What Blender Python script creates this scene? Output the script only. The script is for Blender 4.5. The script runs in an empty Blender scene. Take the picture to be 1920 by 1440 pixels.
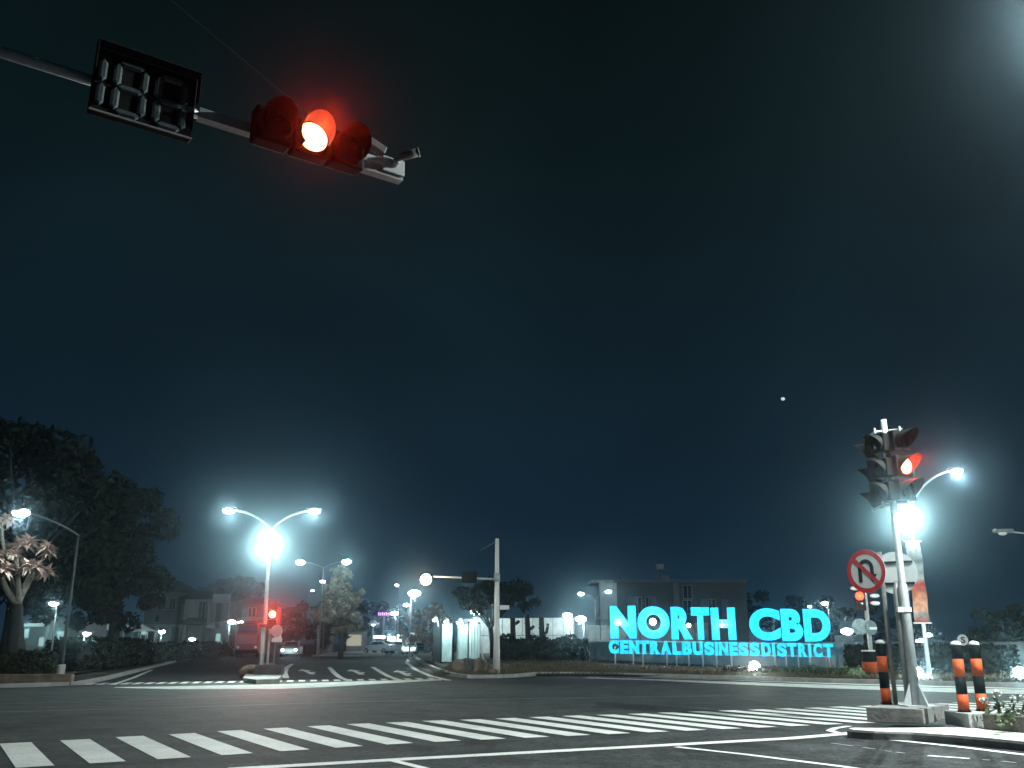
import bpy, bmesh, math, random
import numpy as np
from mathutils import Vector, Matrix
random.seed(7)
SC = bpy.context.scene
COL = SC.collection

# ------------------------------------------------------------------ camera, sky, exposure
FPX, CAMH = 1700.0, 1.5                    # focal length in photo pixels, eye height
TH = math.atan(482 / FPX)                  # camera pitched up
CT, ST = math.cos(TH), math.sin(TH)
cam = bpy.data.cameras.new('camera')
cam.sensor_fit = 'HORIZONTAL'; cam.sensor_width = 36.0; cam.lens = 36.0 * FPX / 1920
cam.clip_start = 0.05; cam.clip_end = 6000
camo = bpy.data.objects.new('camera', cam); COL.objects.link(camo)
camo.location = (0, 0, CAMH); camo.rotation_euler = (math.pi / 2 + TH, 0, 0)
SC.camera = camo

W = bpy.data.worlds.new('World'); SC.world = W; W.use_nodes = True
nt = W.node_tree; bg = nt.nodes['Background']
tc = nt.nodes.new('ShaderNodeTexCoord'); sp = nt.nodes.new('ShaderNodeSeparateXYZ')
rp = nt.nodes.new('ShaderNodeValToRGB'); nz = nt.nodes.new('ShaderNodeTexNoise')
mx = nt.nodes.new('ShaderNodeMix'); mx.data_type = 'RGBA'; mx.blend_type = 'MULTIPLY'
nt.links.new(tc.outputs['Generated'], sp.inputs[0]); nt.links.new(sp.outputs['Z'], rp.inputs[0])
nt.links.new(tc.outputs['Generated'], nz.inputs['Vector']); nz.inputs['Scale'].default_value = 2.0; nz.inputs['Distortion'].default_value = .5
nz.inputs['Detail'].default_value = 5
r2 = nt.nodes.new('ShaderNodeValToRGB'); nt.links.new(nz.outputs['Fac'], r2.inputs[0])
r2.color_ramp.elements[0].position = .3; r2.color_ramp.elements[1].position = .7; r2.color_ramp.elements[0].color = (.60, .63, .66, 1); r2.color_ramp.elements[1].color = (1.42, 1.38, 1.34, 1)
mx.inputs['Factor'].default_value = 1.0
nt.links.new(rp.outputs[0], mx.inputs['A']); nt.links.new(r2.outputs[0], mx.inputs['B'])
nt.links.new(mx.outputs['Result'], bg.inputs['Color'])
els = rp.color_ramp.elements
els[0].position = 0.0; els[0].color = (.0085, .029, .051, 1)
els[1].position = 0.75; els[1].color = (.0010, .0030, .0034, 1)
e = els.new(0.13); e.color = (.0058, .0190, .0345, 1)
e = els.new(0.30); e.color = (.0040, .0120, .0188, 1)
e = els.new(0.50); e.color = (.0026, .0078, .0095, 1)
bg.inputs['Strength'].default_value = 1.0

SC.view_settings.view_transform = 'Standard'; SC.view_settings.look = 'None'
SC.view_settings.exposure = 0; SC.view_settings.gamma = 1
SC.render.engine = 'CYCLES'
SC.cycles.use_denoising = True
SC.cycles.max_bounces = 4; SC.cycles.diffuse_bounces = 2; SC.cycles.glossy_bounces = 2
SC.cycles.transmission_bounces = 3; SC.cycles.volume_bounces = 0; SC.cycles.transparent_max_bounces = 6
SC.cycles.sample_clamp_indirect = 1.5; SC.cycles.sample_clamp_direct = 0
SC.cycles.use_light_tree = True; SC.cycles.caustics_reflective = False; SC.cycles.caustics_refractive = False

# ------------------------------------------------------------------ geometry of the view: a photo pixel to a place
def ray(px, py):
    u = 720 - py
    return Vector((px - 960, FPX * CT - u * ST, FPX * ST + u * CT))
def G(px, py, z=0.0):                      # the point at height z
    r = ray(px, py); t = (z - CAMH) / r.z
    return Vector((r.x * t, r.y * t, z))
def D(px, py, Y):                          # the point at distance Y
    r = ray(px, py); t = Y / r.y
    return Vector((r.x * t, Y, CAMH + r.z * t))
U = Vector((-.545, .839, 0)); V = Vector((.839, .545, 0)); Z = Vector((0, 0, 1))

# ------------------------------------------------------------------ materials
MATS = {}
def _base(name):
    m = bpy.data.materials.new(name); m.use_nodes = True
    return m, m.node_tree, m.node_tree.nodes['Principled BSDF']
def mat(name, col, rough=.6, metal=0.0, var=.25, scale=6.0, bump=0.0, spec=.5, detail=5.0, col2=None, bscale=None):
    if name in MATS: return MATS[name]
    m, t, b = _base(name)
    co = t.nodes.new('ShaderNodeTexCoord'); n = t.nodes.new('ShaderNodeTexNoise')
    n.inputs['Scale'].default_value = scale; n.inputs['Detail'].default_value = detail; n.inputs['Roughness'].default_value = .65
    t.links.new(co.outputs['Object'], n.inputs['Vector'])
    r = t.nodes.new('ShaderNodeValToRGB'); t.links.new(n.outputs['Fac'], r.inputs[0])
    c2 = col2 or tuple(min(1, c * (1 + var)) for c in col)
    c1 = tuple(c * (1 - var) for c in col) if col2 is None else col
    r.color_ramp.elements[0].position = .3; r.color_ramp.elements[0].color = (*c1, 1)
    r.color_ramp.elements[1].position = .7; r.color_ramp.elements[1].color = (*c2, 1)
    t.links.new(r.outputs[0], b.inputs['Base Color'])
    b.inputs['Roughness'].default_value = rough; b.inputs['Metallic'].default_value = metal
    b.inputs['Specular IOR Level'].default_value = spec
    if bump:
        n2 = t.nodes.new('ShaderNodeTexNoise'); n2.inputs['Scale'].default_value = bscale or scale * 5; n2.inputs['Detail'].default_value = 4
        t.links.new(co.outputs['Object'], n2.inputs['Vector'])
        bp = t.nodes.new('ShaderNodeBump'); bp.inputs['Strength'].default_value = bump; bp.inputs['Distance'].default_value = .02
        t.links.new(n2.outputs['Fac'], bp.inputs['Height']); t.links.new(bp.outputs[0], b.inputs['Normal'])
    MATS[name] = m
    return m
def emit(name, col, strength, sample=False):
    if name in MATS: return MATS[name]
    m, t, b = _base(name)
    b.inputs['Base Color'].default_value = (.02, .02, .02, 1); b.inputs['Roughness'].default_value = .6
    b.inputs['Emission Color'].default_value = (*col, 1); b.inputs['Emission Strength'].default_value = strength
    m.cycles.emission_sampling = 'FRONT_BACK' if sample else 'NONE'
    MATS[name] = m
    return m
def leafmat(name, a, b_, rough=.6):
    if name in MATS: return MATS[name]
    m, t, b = _base(name)
    co = t.nodes.new('ShaderNodeTexCoord'); n = t.nodes.new('ShaderNodeTexNoise'); n.inputs['Scale'].default_value = 1.7; n.inputs['Detail'].default_value = 6
    t.links.new(co.outputs['Object'], n.inputs['Vector'])
    r = t.nodes.new('ShaderNodeValToRGB'); t.links.new(n.outputs['Fac'], r.inputs[0])
    r.color_ramp.elements[0].position = .32; r.color_ramp.elements[0].color = (*a, 1)
    r.color_ramp.elements[1].position = .68; r.color_ramp.elements[1].color = (*b_, 1)
    t.links.new(r.outputs[0], b.inputs['Base Color']); b.inputs['Roughness'].default_value = rough
    b.inputs['Specular IOR Level'].default_value = .07
    MATS[name] = m
    return m
def asphalt():
    m, t, b = _base('asphalt')
    co = t.nodes.new('ShaderNodeTexCoord')
    def noise(s, d, dist=0):
        n = t.nodes.new('ShaderNodeTexNoise'); n.inputs['Scale'].default_value = s; n.inputs['Detail'].default_value = d; n.inputs['Distortion'].default_value = dist
        t.links.new(co.outputs['Object'], n.inputs['Vector']); return n
    def ramp(src, p0, c0, p1, c1):
        r = t.nodes.new('ShaderNodeValToRGB'); t.links.new(src, r.inputs[0])
        r.color_ramp.elements[0].position = p0; r.color_ramp.elements[0].color = (*c0, 1); r.color_ramp.elements[1].position = p1; r.color_ramp.elements[1].color = (*c1, 1)
        return r.outputs[0]
    def mul(a, c):
        x = t.nodes.new('ShaderNodeMix'); x.data_type = 'RGBA'; x.blend_type = 'MULTIPLY'; x.inputs['Factor'].default_value = 1
        t.links.new(a, x.inputs['A']); t.links.new(c, x.inputs['B']); return x.outputs['Result']
    big = noise(.16, 5); fine = noise(28, 3); mid = noise(1.3, 6); stain = noise(.55, 4, 1.5)
    c = ramp(big.outputs['Fac'], .3, (.026, .028, .030), .72, (.047, .049, .051))
    c = mul(c, ramp(fine.outputs['Fac'], .3, (.35, .35, .35), .72, (1.8, 1.77, 1.75)))
    c = mul(c, ramp(mid.outputs['Fac'], .35, (.66, .66, .66), .65, (1.28, 1.28, 1.28)))
    c = mul(c, ramp(noise(8, 5).outputs['Fac'], .35, (.6, .6, .6), .65, (1.35, 1.35, 1.35)))
    c = mul(c, ramp(stain.outputs['Fac'], .34, (.5, .5, .5), .46, (1, 1, 1)))
    vo = t.nodes.new('ShaderNodeTexVoronoi'); vo.feature = 'DISTANCE_TO_EDGE'; vo.inputs['Scale'].default_value = .22
    mp = t.nodes.new('ShaderNodeMix'); mp.data_type = 'VECTOR'; mp.inputs['Factor'].default_value = .04
    t.links.new(co.outputs['Object'], mp.inputs['A']); t.links.new(noise(2.2, 5).outputs['Color'], mp.inputs['B'])
    sc = t.nodes.new('ShaderNodeVectorMath'); sc.operation = 'ADD'; wob = t.nodes.new('ShaderNodeVectorMath'); wob.operation = 'SCALE'; wob.inputs['Scale'].default_value = 1.3
    t.links.new(noise(1.1, 6).outputs['Color'], wob.inputs[0]); t.links.new(co.outputs['Object'], sc.inputs[0]); t.links.new(wob.outputs[0], sc.inputs[1]); t.links.new(sc.outputs[0], vo.inputs['Vector'])
    c = mul(c, ramp(vo.outputs['Distance'], .0015, (.45, .45, .45), .006, (1, 1, 1)))
    t.links.new(c, b.inputs['Base Color'])
    b.inputs['Roughness'].default_value = .8; b.inputs['Specular IOR Level'].default_value = .16
    bp = t.nodes.new('ShaderNodeBump'); bp.inputs['Strength'].default_value = .5; bp.inputs['Distance'].default_value = .02
    t.links.new(fine.outputs['Fac'], bp.inputs['Height']); t.links.new(bp.outputs[0], b.inputs['Normal'])
    MATS['asphalt'] = m
    return m
def wornpaint():
    m, t, b = _base('road_paint')
    co = t.nodes.new('ShaderNodeTexCoord')
    def nramp(s, d, p0, c0, p1, c1):
        n = t.nodes.new('ShaderNodeTexNoise'); n.inputs['Scale'].default_value = s; n.inputs['Detail'].default_value = d; n.inputs['Roughness'].default_value = .7
        t.links.new(co.outputs['Object'], n.inputs['Vector']); r = t.nodes.new('ShaderNodeValToRGB'); t.links.new(n.outputs['Fac'], r.inputs[0])
        r.color_ramp.elements[0].position = p0; r.color_ramp.elements[0].color = (*c0, 1); r.color_ramp.elements[1].position = p1; r.color_ramp.elements[1].color = (*c1, 1); return r.outputs[0]
    def mul(a, c):
        x = t.nodes.new('ShaderNodeMix'); x.data_type = 'RGBA'; x.blend_type = 'MULTIPLY'; x.inputs['Factor'].default_value = 1
        t.links.new(a, x.inputs['A']); t.links.new(c, x.inputs['B']); return x.outputs['Result']
    c = nramp(1.1, 8, .3, (.60, .60, .57), .7, (.86, .86, .83))
    c = mul(c, nramp(9, 10, .30, (.25, .25, .25), .42, (1, 1, 1)))
    c = mul(c, nramp(40, 4, .3, (.7, .7, .7), .6, (1, 1, 1)))
    t.links.new(c, b.inputs['Base Color']); b.inputs['Roughness'].default_value = .7; b.inputs['Specular IOR Level'].default_value = .3
    return m
M_ASPH = asphalt()
M_PAINT = wornpaint()
M_WORN = mat('worn_paint', (.10, .10, .10), .7, scale=4, col2=(.32, .32, .31), detail=9)
M_CONC = mat('concrete', (.36, .355, .34), .85, scale=3, var=.3, bump=.4, detail=8)
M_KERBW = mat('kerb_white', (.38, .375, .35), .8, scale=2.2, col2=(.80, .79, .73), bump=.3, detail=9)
M_DARKC = mat('dark_concrete', (.10, .10, .10), .9, scale=4, var=.4, bump=.4)
M_GALV = mat('galvanised_steel', (.46, .48, .49), .5, .35, var=.18, scale=9)
M_POLE = mat('grey_pole_paint', (.52, .54, .54), .55, .1, var=.2, scale=7)
M_DIM = mat('weathered_pole', (.20, .20, .20), .6, .2, var=.25, scale=8)
M_BLACK = mat('black_housing', (.010, .011, .011), .6, var=.3, scale=12, spec=.08)
M_BLKMATT = mat('black_matt', (.018, .019, .019), .6, var=.3, scale=12, spec=.15)
M_LENSOFF = mat('unlit_lens', (.015, .02, .02), .15, var=.3, scale=30)
M_WHITE = mat('white_painted_metal', (.78, .78, .76), .5, var=.08, scale=8)
M_SIGNW = mat('sign_white', (.88, .89, .86), .45, var=.07, scale=6)
M_SIGNR = mat('sign_red', (.62, .03, .04), .45, var=.12, scale=6)
M_SIGNK = mat('sign_black', (.012, .012, .014), .5, var=.1)
M_ORANGE = mat('bollard_orange', (.52, .085, .02), .6, scale=9, var=.35, detail=10, spec=.2)
M_BOLK = mat('bollard_black', (.006, .007, .007), .7, scale=8, var=.3, spec=.06)
M_SOIL = mat('soil', (.05, .036, .026), .95, scale=5, var=.5, bump=.8)
M_EARTH = mat('verge_earth', (.030, .034, .022), .95, scale=.6, col2=(.12, .068, .048), bump=.7, bscale=9, detail=10)
M_STONE = mat('stone', (.20, .15, .115), .9, scale=3, var=.45, bump=.9, bscale=8)
M_BARK = mat('bark', (.026, .023, .019), .9, scale=8, var=.4, bump=.8)
M_LITBARK = mat('lit_bark', (.22, .20, .17), .85, scale=7, var=.35, bump=.5)  # frangipani branches: lamplight painted in as a paler bark
L_DARK = leafmat('leaf_dark', (.006, .009, .006), (.020, .024, .014))
L_MID = leafmat('leaf_mid', (.035, .055, .028), (.09, .12, .055))
L_GREY = leafmat('leaf_greygreen', (.05, .055, .035), (.34, .32, .25))  # pale beige end imitates leaves catching the lamp's light
L_PINK = leafmat('leaf_pink', (.46, .30, .25), (.74, .56, .48))
L_RED = leafmat('leaf_russet', (.10, .055, .045), (.24, .13, .10))
L_WHITE = leafmat('petal_white', (.62, .62, .60), (.82, .82, .78))
CW = (.72, .97, 1.0); CG = (.74, 1.0, .95); CB = (.72, .93, 1.0); CWARM = (1.0, .86, .66)
E_LAMP = emit('lamp_glow', (.84, 1.0, .92), 40)
E_WARM = emit('warm_lamp_glow', (1.0, .86, .66), 30)
E_DIM = emit('dim_lamp_glow', (.80, .97, .95), 3.5)
E_RED = emit('red_signal_glow', (1.0, .30, .13), 9)
E_REDDIM = emit('dim_red_glow', (1.0, .14, .05), 2.2)
E_CYAN = emit('cyan_letter_glow', (.004, 1.08, 1.9), 1.0, True)
E_CYAN2 = emit('cyan_small_letter_glow', (.008, .90, 1.5), 1.0, True)
E_SHOP = emit('lit_shop_interior', (.50, .85, .82), .55)
E_SHOP2 = emit('lit_panel', (.90, 1.0, .88), .75)
E_PURP = emit('purple_led', (.45, .22, 1.0), 2.4)
for m_ in (E_CYAN, E_CYAN2):                # the letters' leds are a little uneven
    t = m_.node_tree; b = t.nodes['Principled BSDF']; co = t.nodes.new('ShaderNodeTexCoord'); n = t.nodes.new('ShaderNodeTexNoise'); n.inputs['Scale'].default_value = 2.6; n.inputs['Detail'].default_value = 3
    t.links.new(co.outputs['Object'], n.inputs['Vector']); mr = t.nodes.new('ShaderNodeMapRange'); mr.inputs['From Min'].default_value = .3; mr.inputs['From Max'].default_value = .7; mr.inputs['To Min'].default_value = .78; mr.inputs['To Max'].default_value = 1.25
    t.links.new(n.outputs['Fac'], mr.inputs['Value']); t.links.new(mr.outputs[0], b.inputs['Emission Strength'])
M_GLASS = mat('dark_glass', (.012, .016, .02), .08, var=.2, scale=2, spec=.8)
M_TYRE = mat('tyre', (.012, .012, .012), .85, var=.2)

# ------------------------------------------------------------------ mesh collecting
class MB:
    def __init__(s): s.v = []; s.f = []
    def add(s, vs, fs):
        o = len(s.v); s.v += [tuple(v) for v in vs]; s.f += [tuple(i + o for i in f) for f in fs]; return s
    def obox(s, c, ax, hs):                # centre, three axes, half sizes
        c = Vector(c); a = [Vector(x) * h for x, h in zip(ax, hs)]
        vs = [c + sx * a[0] + sy * a[1] + sz * a[2] for sx in (-1, 1) for sy in (-1, 1) for sz in (-1, 1)]
        return s.add(vs, [(0, 1, 3, 2), (4, 6, 7, 5), (0, 4, 5, 1), (2, 3, 7, 6), (0, 2, 6, 4), (1, 5, 7, 3)])
    def box(s, lo, hi):
        lo = Vector(lo); hi = Vector(hi)
        return s.obox((lo + hi) / 2, ((1, 0, 0), (0, 1, 0), (0, 0, 1)), (hi - lo) / 2)
    def bbox(s, c, ax, hs, bev=.02):       # a box with chamfered edges
        c = Vector(c); a = [Vector(x) for x in ax]; hx, hy, hz = hs; b = min(bev, hx * .9, hy * .9, hz * .9)
        bm = bmesh.new(); bmesh.ops.create_cube(bm, size=2)
        for v in bm.verts: v.co = Vector((v.co.x * hx, v.co.y * hy, v.co.z * hz))
        bmesh.ops.bevel(bm, geom=bm.edges[:], offset=b, segments=2, profile=.5, affect='EDGES')
        bm.verts.index_update()
        vs = [c + a[0] * v.co.x + a[1] * v.co.y + a[2] * v.co.z for v in bm.verts]
        fs = [tuple(v.index for v in f.verts) for f in bm.faces]; bm.free()
        return s.add(vs, fs)
    def tube(s, pts, rad, n=10, cap=True):
        pts = [Vector(p) for p in pts]; k = len(pts)
        if not hasattr(rad, '__len__'): rad = [rad] * k
        t0 = (pts[1] - pts[0]).normalized(); ref = Vector((0, 0, 1)) if abs(t0.z) < .9 else Vector((1, 0, 0))
        x = t0.cross(ref).normalized(); vs = []; fs = []
        for i in range(k):
            t = (pts[min(i + 1, k - 1)] - pts[max(i - 1, 0)]).normalized()
            x = (x - t * x.dot(t)).normalized(); y = t.cross(x)
            for j in range(n):
                a = 2 * math.pi * j / n; vs.append(pts[i] + (x * math.cos(a) + y * math.sin(a)) * rad[i])
        for i in range(k - 1):
            for j in range(n): fs.append((i * n + j, i * n + (j + 1) % n, (i + 1) * n + (j + 1) % n, (i + 1) * n + j))
        if cap: fs += [tuple(range(n))[::-1], tuple((k - 1) * n + j for j in range(n))]
        return s.add(vs, fs)
    def ball(s, c, r, n=12, m=8, sq=(1, 1, 1)):
        c = Vector(c); vs = [c + Vector((0, 0, r * sq[2]))]; fs = []
        for i in range(1, m):
            a = math.pi * i / m
            for j in range(n):
                p = 2 * math.pi * j / n
                vs.append(c + Vector((r * sq[0] * math.sin(a) * math.cos(p), r * sq[1] * math.sin(a) * math.sin(p), r * sq[2] * math.cos(a))))
        vs.append(c - Vector((0, 0, r * sq[2]))); L = len(vs) - 1
        for j in range(n):
            fs.append((0, 1 + j, 1 + (j + 1) % n)); fs.append((L, 1 + (m - 2) * n + (j + 1) % n, 1 + (m - 2) * n + j))
        for i in range(m - 2):
            for j in range(n): fs.append((1 + i * n + j, 1 + (i + 1) * n + j, 1 + (i + 1) * n + (j + 1) % n, 1 + i * n + (j + 1) % n))
        return s.add(vs, fs)
    def prism(s, poly, c, ax, ay, d):      # 2-d outline in the plane of ax, ay, given a thickness along d
        c = Vector(c); ax = Vector(ax); ay = Vector(ay); d = Vector(d); n = len(poly)
        vs = [c + ax * p[0] + ay * p[1] for p in poly]; vs += [v + d for v in vs]
        fs = [tuple(range(n))[::-1], tuple(range(n, 2 * n))] + [(i, (i + 1) % n, n + (i + 1) % n, n + i) for i in range(n)]
        return s.add(vs, fs)
    def slab(s, poly, z0, z1):             # ground outline raised from z0 to z1
        n = len(poly); vs = [(p[0], p[1], z0) for p in poly] + [(p[0], p[1], z1) for p in poly]
        return s.add(vs, [tuple(range(n))[::-1], tuple(range(n, 2 * n))] + [(i, (i + 1) % n, n + (i + 1) % n, n + i) for i in range(n)])
    def sheet(s, poly, z):
        return s.add([(p[0], p[1], z) for p in poly], [tuple(range(len(poly)))])
    def strip(s, pts, w, z, taper=None):   # a painted line along ground points
        pts = [Vector((p[0], p[1], 0)) for p in pts]; k = len(pts); vs = []
        for i in range(k):
            t = (pts[min(i + 1, k - 1)] - pts[max(i - 1, 0)]).normalized(); nn = Vector((-t.y, t.x, 0)); ww = w if taper is None else taper[i]
            vs += [pts[i] + nn * ww / 2 + Z * z, pts[i] - nn * ww / 2 + Z * z]
        return s.add(vs, [(2 * i, 2 * i + 1, 2 * i + 3, 2 * i + 2) for i in range(k - 1)])
    def leaves(s, pts, nrm, size, asp=1.6, seed=0):
        r = np.random.RandomState(seed); n = len(pts)
        a = r.normal(size=(n, 3)); a -= nrm * (a * nrm).sum(1)[:, None] * .6; a /= np.linalg.norm(a, axis=1)[:, None] + 1e-9
        b = np.cross(nrm, a) + r.normal(size=(n, 3)) * .35; b /= np.linalg.norm(b, axis=1)[:, None] + 1e-9
        sz = size * r.uniform(.6, 1.35, n)[:, None]
        q = np.stack([pts - a * sz * asp * .5, pts + b * sz * .4, pts + a * sz * asp * .5, pts - b * sz * .4], 1).reshape(-1, 3)
        o = len(s.v); s.v += [tuple(x) for x in q.tolist()]
        s.f += [(o + 4 * i, o + 4 * i + 1, o + 4 * i + 2, o + 4 * i + 3) for i in range(n)]
        return s
    def build(s, name, m, parent=None, smooth=False, label=None):
        me = bpy.data.meshes.new(name); o_ = Vector(origin(parent)) if parent else Vector((0, 0, 0))
        me.from_pydata([(v[0] - o_.x, v[1] - o_.y, v[2] - o_.z) for v in s.v], [], s.f)
        me.materials.append(m)
        if smooth: me.polygons.foreach_set('use_smooth', [True] * len(me.polygons))
        me.update()
        o = bpy.data.objects.new(name, me); COL.objects.link(o)
        if parent: o.parent = parent
        if label: o['label'] = label
        return o
def origin(o):
    p = Vector((0, 0, 0))
    while o is not None: p += o.location; o = o.parent
    return p
def thing(name, label, cat, loc=(0, 0, 0), group=None):
    o = bpy.data.objects.new(name, None); COL.objects.link(o); o.location = loc; o.empty_display_size = .2
    return tag(o, label, cat, group)
def tag(o, label, cat, group=None):
    o['label'] = label; o['category'] = cat
    if group: o['group'] = group
    return o
def struct(o, label=None, kind='structure'):
    o['kind'] = kind
    if label: o['label'] = label
    return o
def copy_tree(o, parent=None):
    c = o.copy(); COL.objects.link(c); c.parent = parent
    for ch in list(o.children): copy_tree(ch, c)
    return c
def light(parent, loc, inten, col, r=.06):
    if inten <= 0: return
    l = bpy.data.lights.new('lamp_light', 'POINT'); l.energy = inten * 4 * math.pi; l.color = col; l.shadow_soft_size = r
    o = bpy.data.objects.new('lamp_light', l); COL.objects.link(o)
    o.parent = parent; o.location = Vector(loc) - origin(parent)
    return o
def spot(parent, loc, aim, inten, col, cone=120, r=.08):
    l = bpy.data.lights.new('lamp_light', 'SPOT'); l.energy = inten * 4 * math.pi; l.color = col; l.shadow_soft_size = r
    l.spot_size = math.radians(cone); l.spot_blend = .6
    o = bpy.data.objects.new('lamp_light', l); COL.objects.link(o); o.parent = parent; o.location = Vector(loc) - origin(parent)
    o.rotation_euler = Vector(aim).to_track_quat('-Z', 'Y').to_euler()
    return o
def bez(p0, p1, p2, n=9):
    p0, p1, p2 = Vector(p0), Vector(p1), Vector(p2)
    return [p0 * (1 - t) ** 2 + p1 * 2 * t * (1 - t) + p2 * t * t for t in [i / (n - 1) for i in range(n)]]

# ------------------------------------------------------------------ ground, roads, markings
b = MB()
gx = [-600 + 100 * i for i in range(13)]
for i in range(12):
    for j in range(7):
        b.add([(gx[i], -50 + j * 95, -.02), (gx[i + 1], -50 + j * 95, -.02), (gx[i + 1], -50 + (j + 1) * 95, -.02), (gx[i], -50 + (j + 1) * 95, -.02)], [(0, 1, 2, 3)])
struct(b.build('ground', M_EARTH), 'dark bare ground reaching out to the horizon')
road_poly = [(-70, -30), (70, -30), (70, 12), (17.0 + 30, 5), (17.0, 31.7), (11.99, 35.6), (6.42, 40.7), (4.2, 43.0), (1.5, 42.2), (-1.2, 40.4), (-2.4, 41.0), (-4.0, 46.3), (-5.6, 56), (-6.2, 66),
             (-4.5, 90), (4, 170), (-12, 170), (-24, 98), (-30, 97), (-31, 92), (-24, 70), (-21.5, 57), (-19.5, 45), (-18.5, 37), (-22, 34), (-70, 30)]
struct(MB().sheet(road_poly, 0.0).build('road', M_ASPH), 'dark asphalt of the wide road junction')

b = MB()                                    # crosswalk over our own carriageway
BR = [(-5.78, 12.3), (-5.06, 12.72), (-4.36, 13.15), (-3.66, 13.6), (-2.97, 14.05), (-2.27, 14.48), (-1.57, 14.9), (-.86, 15.24), (-.16, 15.54), (.54, 15.84), (1.24, 16.14), (1.94, 16.44), (2.64, 16.74), (3.34, 17.03), (4.04, 17.33), (4.74, 17.62), (5.44, 17.92)]
p = Vector((5.44, 17.92))
for i in range(22): p = p + Vector((.72, .30)); BR.append((p.x, p.y))
for i, (x, y) in enumerate(BR):
    br = Vector((x, y)); t = Vector(BR[min(i + 1, len(BR) - 1)]) - Vector(BR[max(i - 1, 0)]); t.normalize()
    n_ = Vector((-.525, .851)); L = 3.22 + .06 * i if i < 10 else 3.75
    br = br - n_ * .13
    bl = br - t * .43; j = random.uniform(-.04, .04)
    b.add([(br.x, br.y, .006), (br.x + n_.x * (L + j), br.y + n_.y * (L + j), .006), (bl.x + n_.x * (L + j), bl.y + n_.y * (L + j), .006), (bl.x, bl.y, .006)], [(0, 1, 2, 3)])
bl = Vector((-5.78 - .72 - .42, 12.3 - .42)); b.add([(bl.x + .42, bl.y + .2, .006), (bl.x + .42 - 1.6, bl.y + .2 + 2.6, .006), (bl.x - 1.6, bl.y + 2.6, .006), (bl.x, bl.y, .006)], [(0, 1, 2, 3)])
struct(b.build('crosswalk', M_PAINT), 'zebra crossing of slanted white bars in the foreground')
b = MB(); b.strip([G(430, 1443), G(750, 1424.5), G(1000, 1411), G(1280, 1396), G(1480, 1385), G(1570, 1377.5), G(1604, 1374.5)], .27, .006)
b.strip([G(1592, 1362), G(1566, 1366), G(1556, 1370.5), G(1575, 1376)], .14, .0075)
struct(b.build('stop_line', M_PAINT), 'thick white stop line before the zebra crossing')
b = MB(); b.strip([G(1268, 1401), G(1400, 1415.5), G(1580, 1438), G(1700, 1456)], .13, .0065)
b.strip([G(738, 1427), G(790, 1440), G(860, 1460)], .13, .0065)
struct(b.build('lane_line', M_PAINT), 'thin white lane lines running back from the stop line')
b = MB(); b.strip([G(1596, 1380.5), G(1700, 1390.5), G(1800, 1401), G(1935, 1417.5), G(2100, 1441)], .16, .006)
struct(b.build('edge_line', M_PAINT), 'white edge line along the foot of the median kerb')
b = MB(); b.strip([G(1740, 1417.5), G(1818, 1423)], .11, .006)
struct(b.build('lane_dash', M_PAINT), 'short bright lane dash near the right corner')
b = MB()
for a, c in (((1618, 1402), (1640, 1405)), ((1658, 1408.5), (1672, 1409.5)), ((1680, 1411), (1696, 1413)), ((1842, 1425), (1856, 1426)), ((1878, 1428), (1905, 1431)), ((1560, 1394), (1600, 1399.5))):
    b.strip([G(*a), G(*c)], .07, .0062)
struct(b.build('worn_line', M_WORN), 'worn broken lane markings at the lower right')
b = MB()
b.strip([G(-60, 1336.5), G(240, 1329.5), G(480, 1322), G(700, 1315.5), G(960, 1310.5), G(1200, 1306.5), G(1350, 1305)], .075, .006)
b.strip([G(-60, 1322), G(200, 1314), G(420, 1305), G(640, 1294)], .05, .006)
struct(b.build('guide_line', M_WORN), 'faint worn guide lines curving across the junction')
# far side: crossing, pale strip, lanes with arrows
b = MB()
for i in range(31):
    t = i / 30; x = 140 + (812 - 140) * t; y = 1284.5 - 10.5 * t ** 1.15
    p = G(x, y); d = Vector((-.2, .95, 0)) * 1.5; w = Vector((.125, .02, 0))
    b.add([(p - w + Z * .008), (p + w + Z * .008), (p + w + d + Z * .008), (p - w + d + Z * .008)], [(0, 1, 2, 3)])
struct(b.build('far_crosswalk', M_PAINT), 'row of small white bars of the far zebra crossing')
b = MB(); b.sheet([G(215, 1289.6), G(330, 1292.5), G(520, 1292), G(620, 1288), G(720, 1281.5), G(830, 1275.5), G(826, 1273.5), G(700, 1276.5), G(520, 1283), G(300, 1287.5), G(215, 1288.6)][::1], .0035)  # left tip tapers to imitate the lamp's pool fading out
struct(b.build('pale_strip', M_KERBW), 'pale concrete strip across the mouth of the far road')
b = MB()
b.strip([G(533, 1272), G(531, 1262), G(536, 1253), G(548, 1245)], .35, .006, [.42, .4, .35, .25])
b.strip([G(652, 1276), G(637, 1270), G(627, 1262), G(617, 1251)], .25, .006)
b.strip([G(752, 1276), G(730, 1269), G(715, 1261), G(698, 1250.5)], .25, .006)
b.strip([G(842, 1276), G(808, 1268), G(780, 1256), G(763, 1243), G(766, 1236), G(784, 1227.5)], .26, .006)
b.strip([G(212, 1284), G(250, 1271), G(285, 1256)], .18, .006)
struct(b.build('far_lane_line', M_PAINT), 'white lane lines bending away on the far road')
b = MB()
for (x, y) in ((578, 1260.5), (670, 1261), (757, 1263)):
    p = G(x, y); a = Vector((p.x - .08 * p.y, p.y, 0)).normalized(); q = Vector((a.y, -a.x, 0))
    for poly in ([p - a * 3 - q * .14, p - a * 3 + q * .14, p + a * 2 + q * .12, p + a * 2 - q * .12],
                 [p + a * 2 - q * .40, p + a * 2 + q * .40, p + a * 5], [p - a * 1.2 + q * .14, p - a * .4 + q * .36, p + a * .5 + q * .34, p - a * .1 + q * .14]):
        b.add([v + Z * .006 for v in poly], [tuple(range(len(poly)))])
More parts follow.
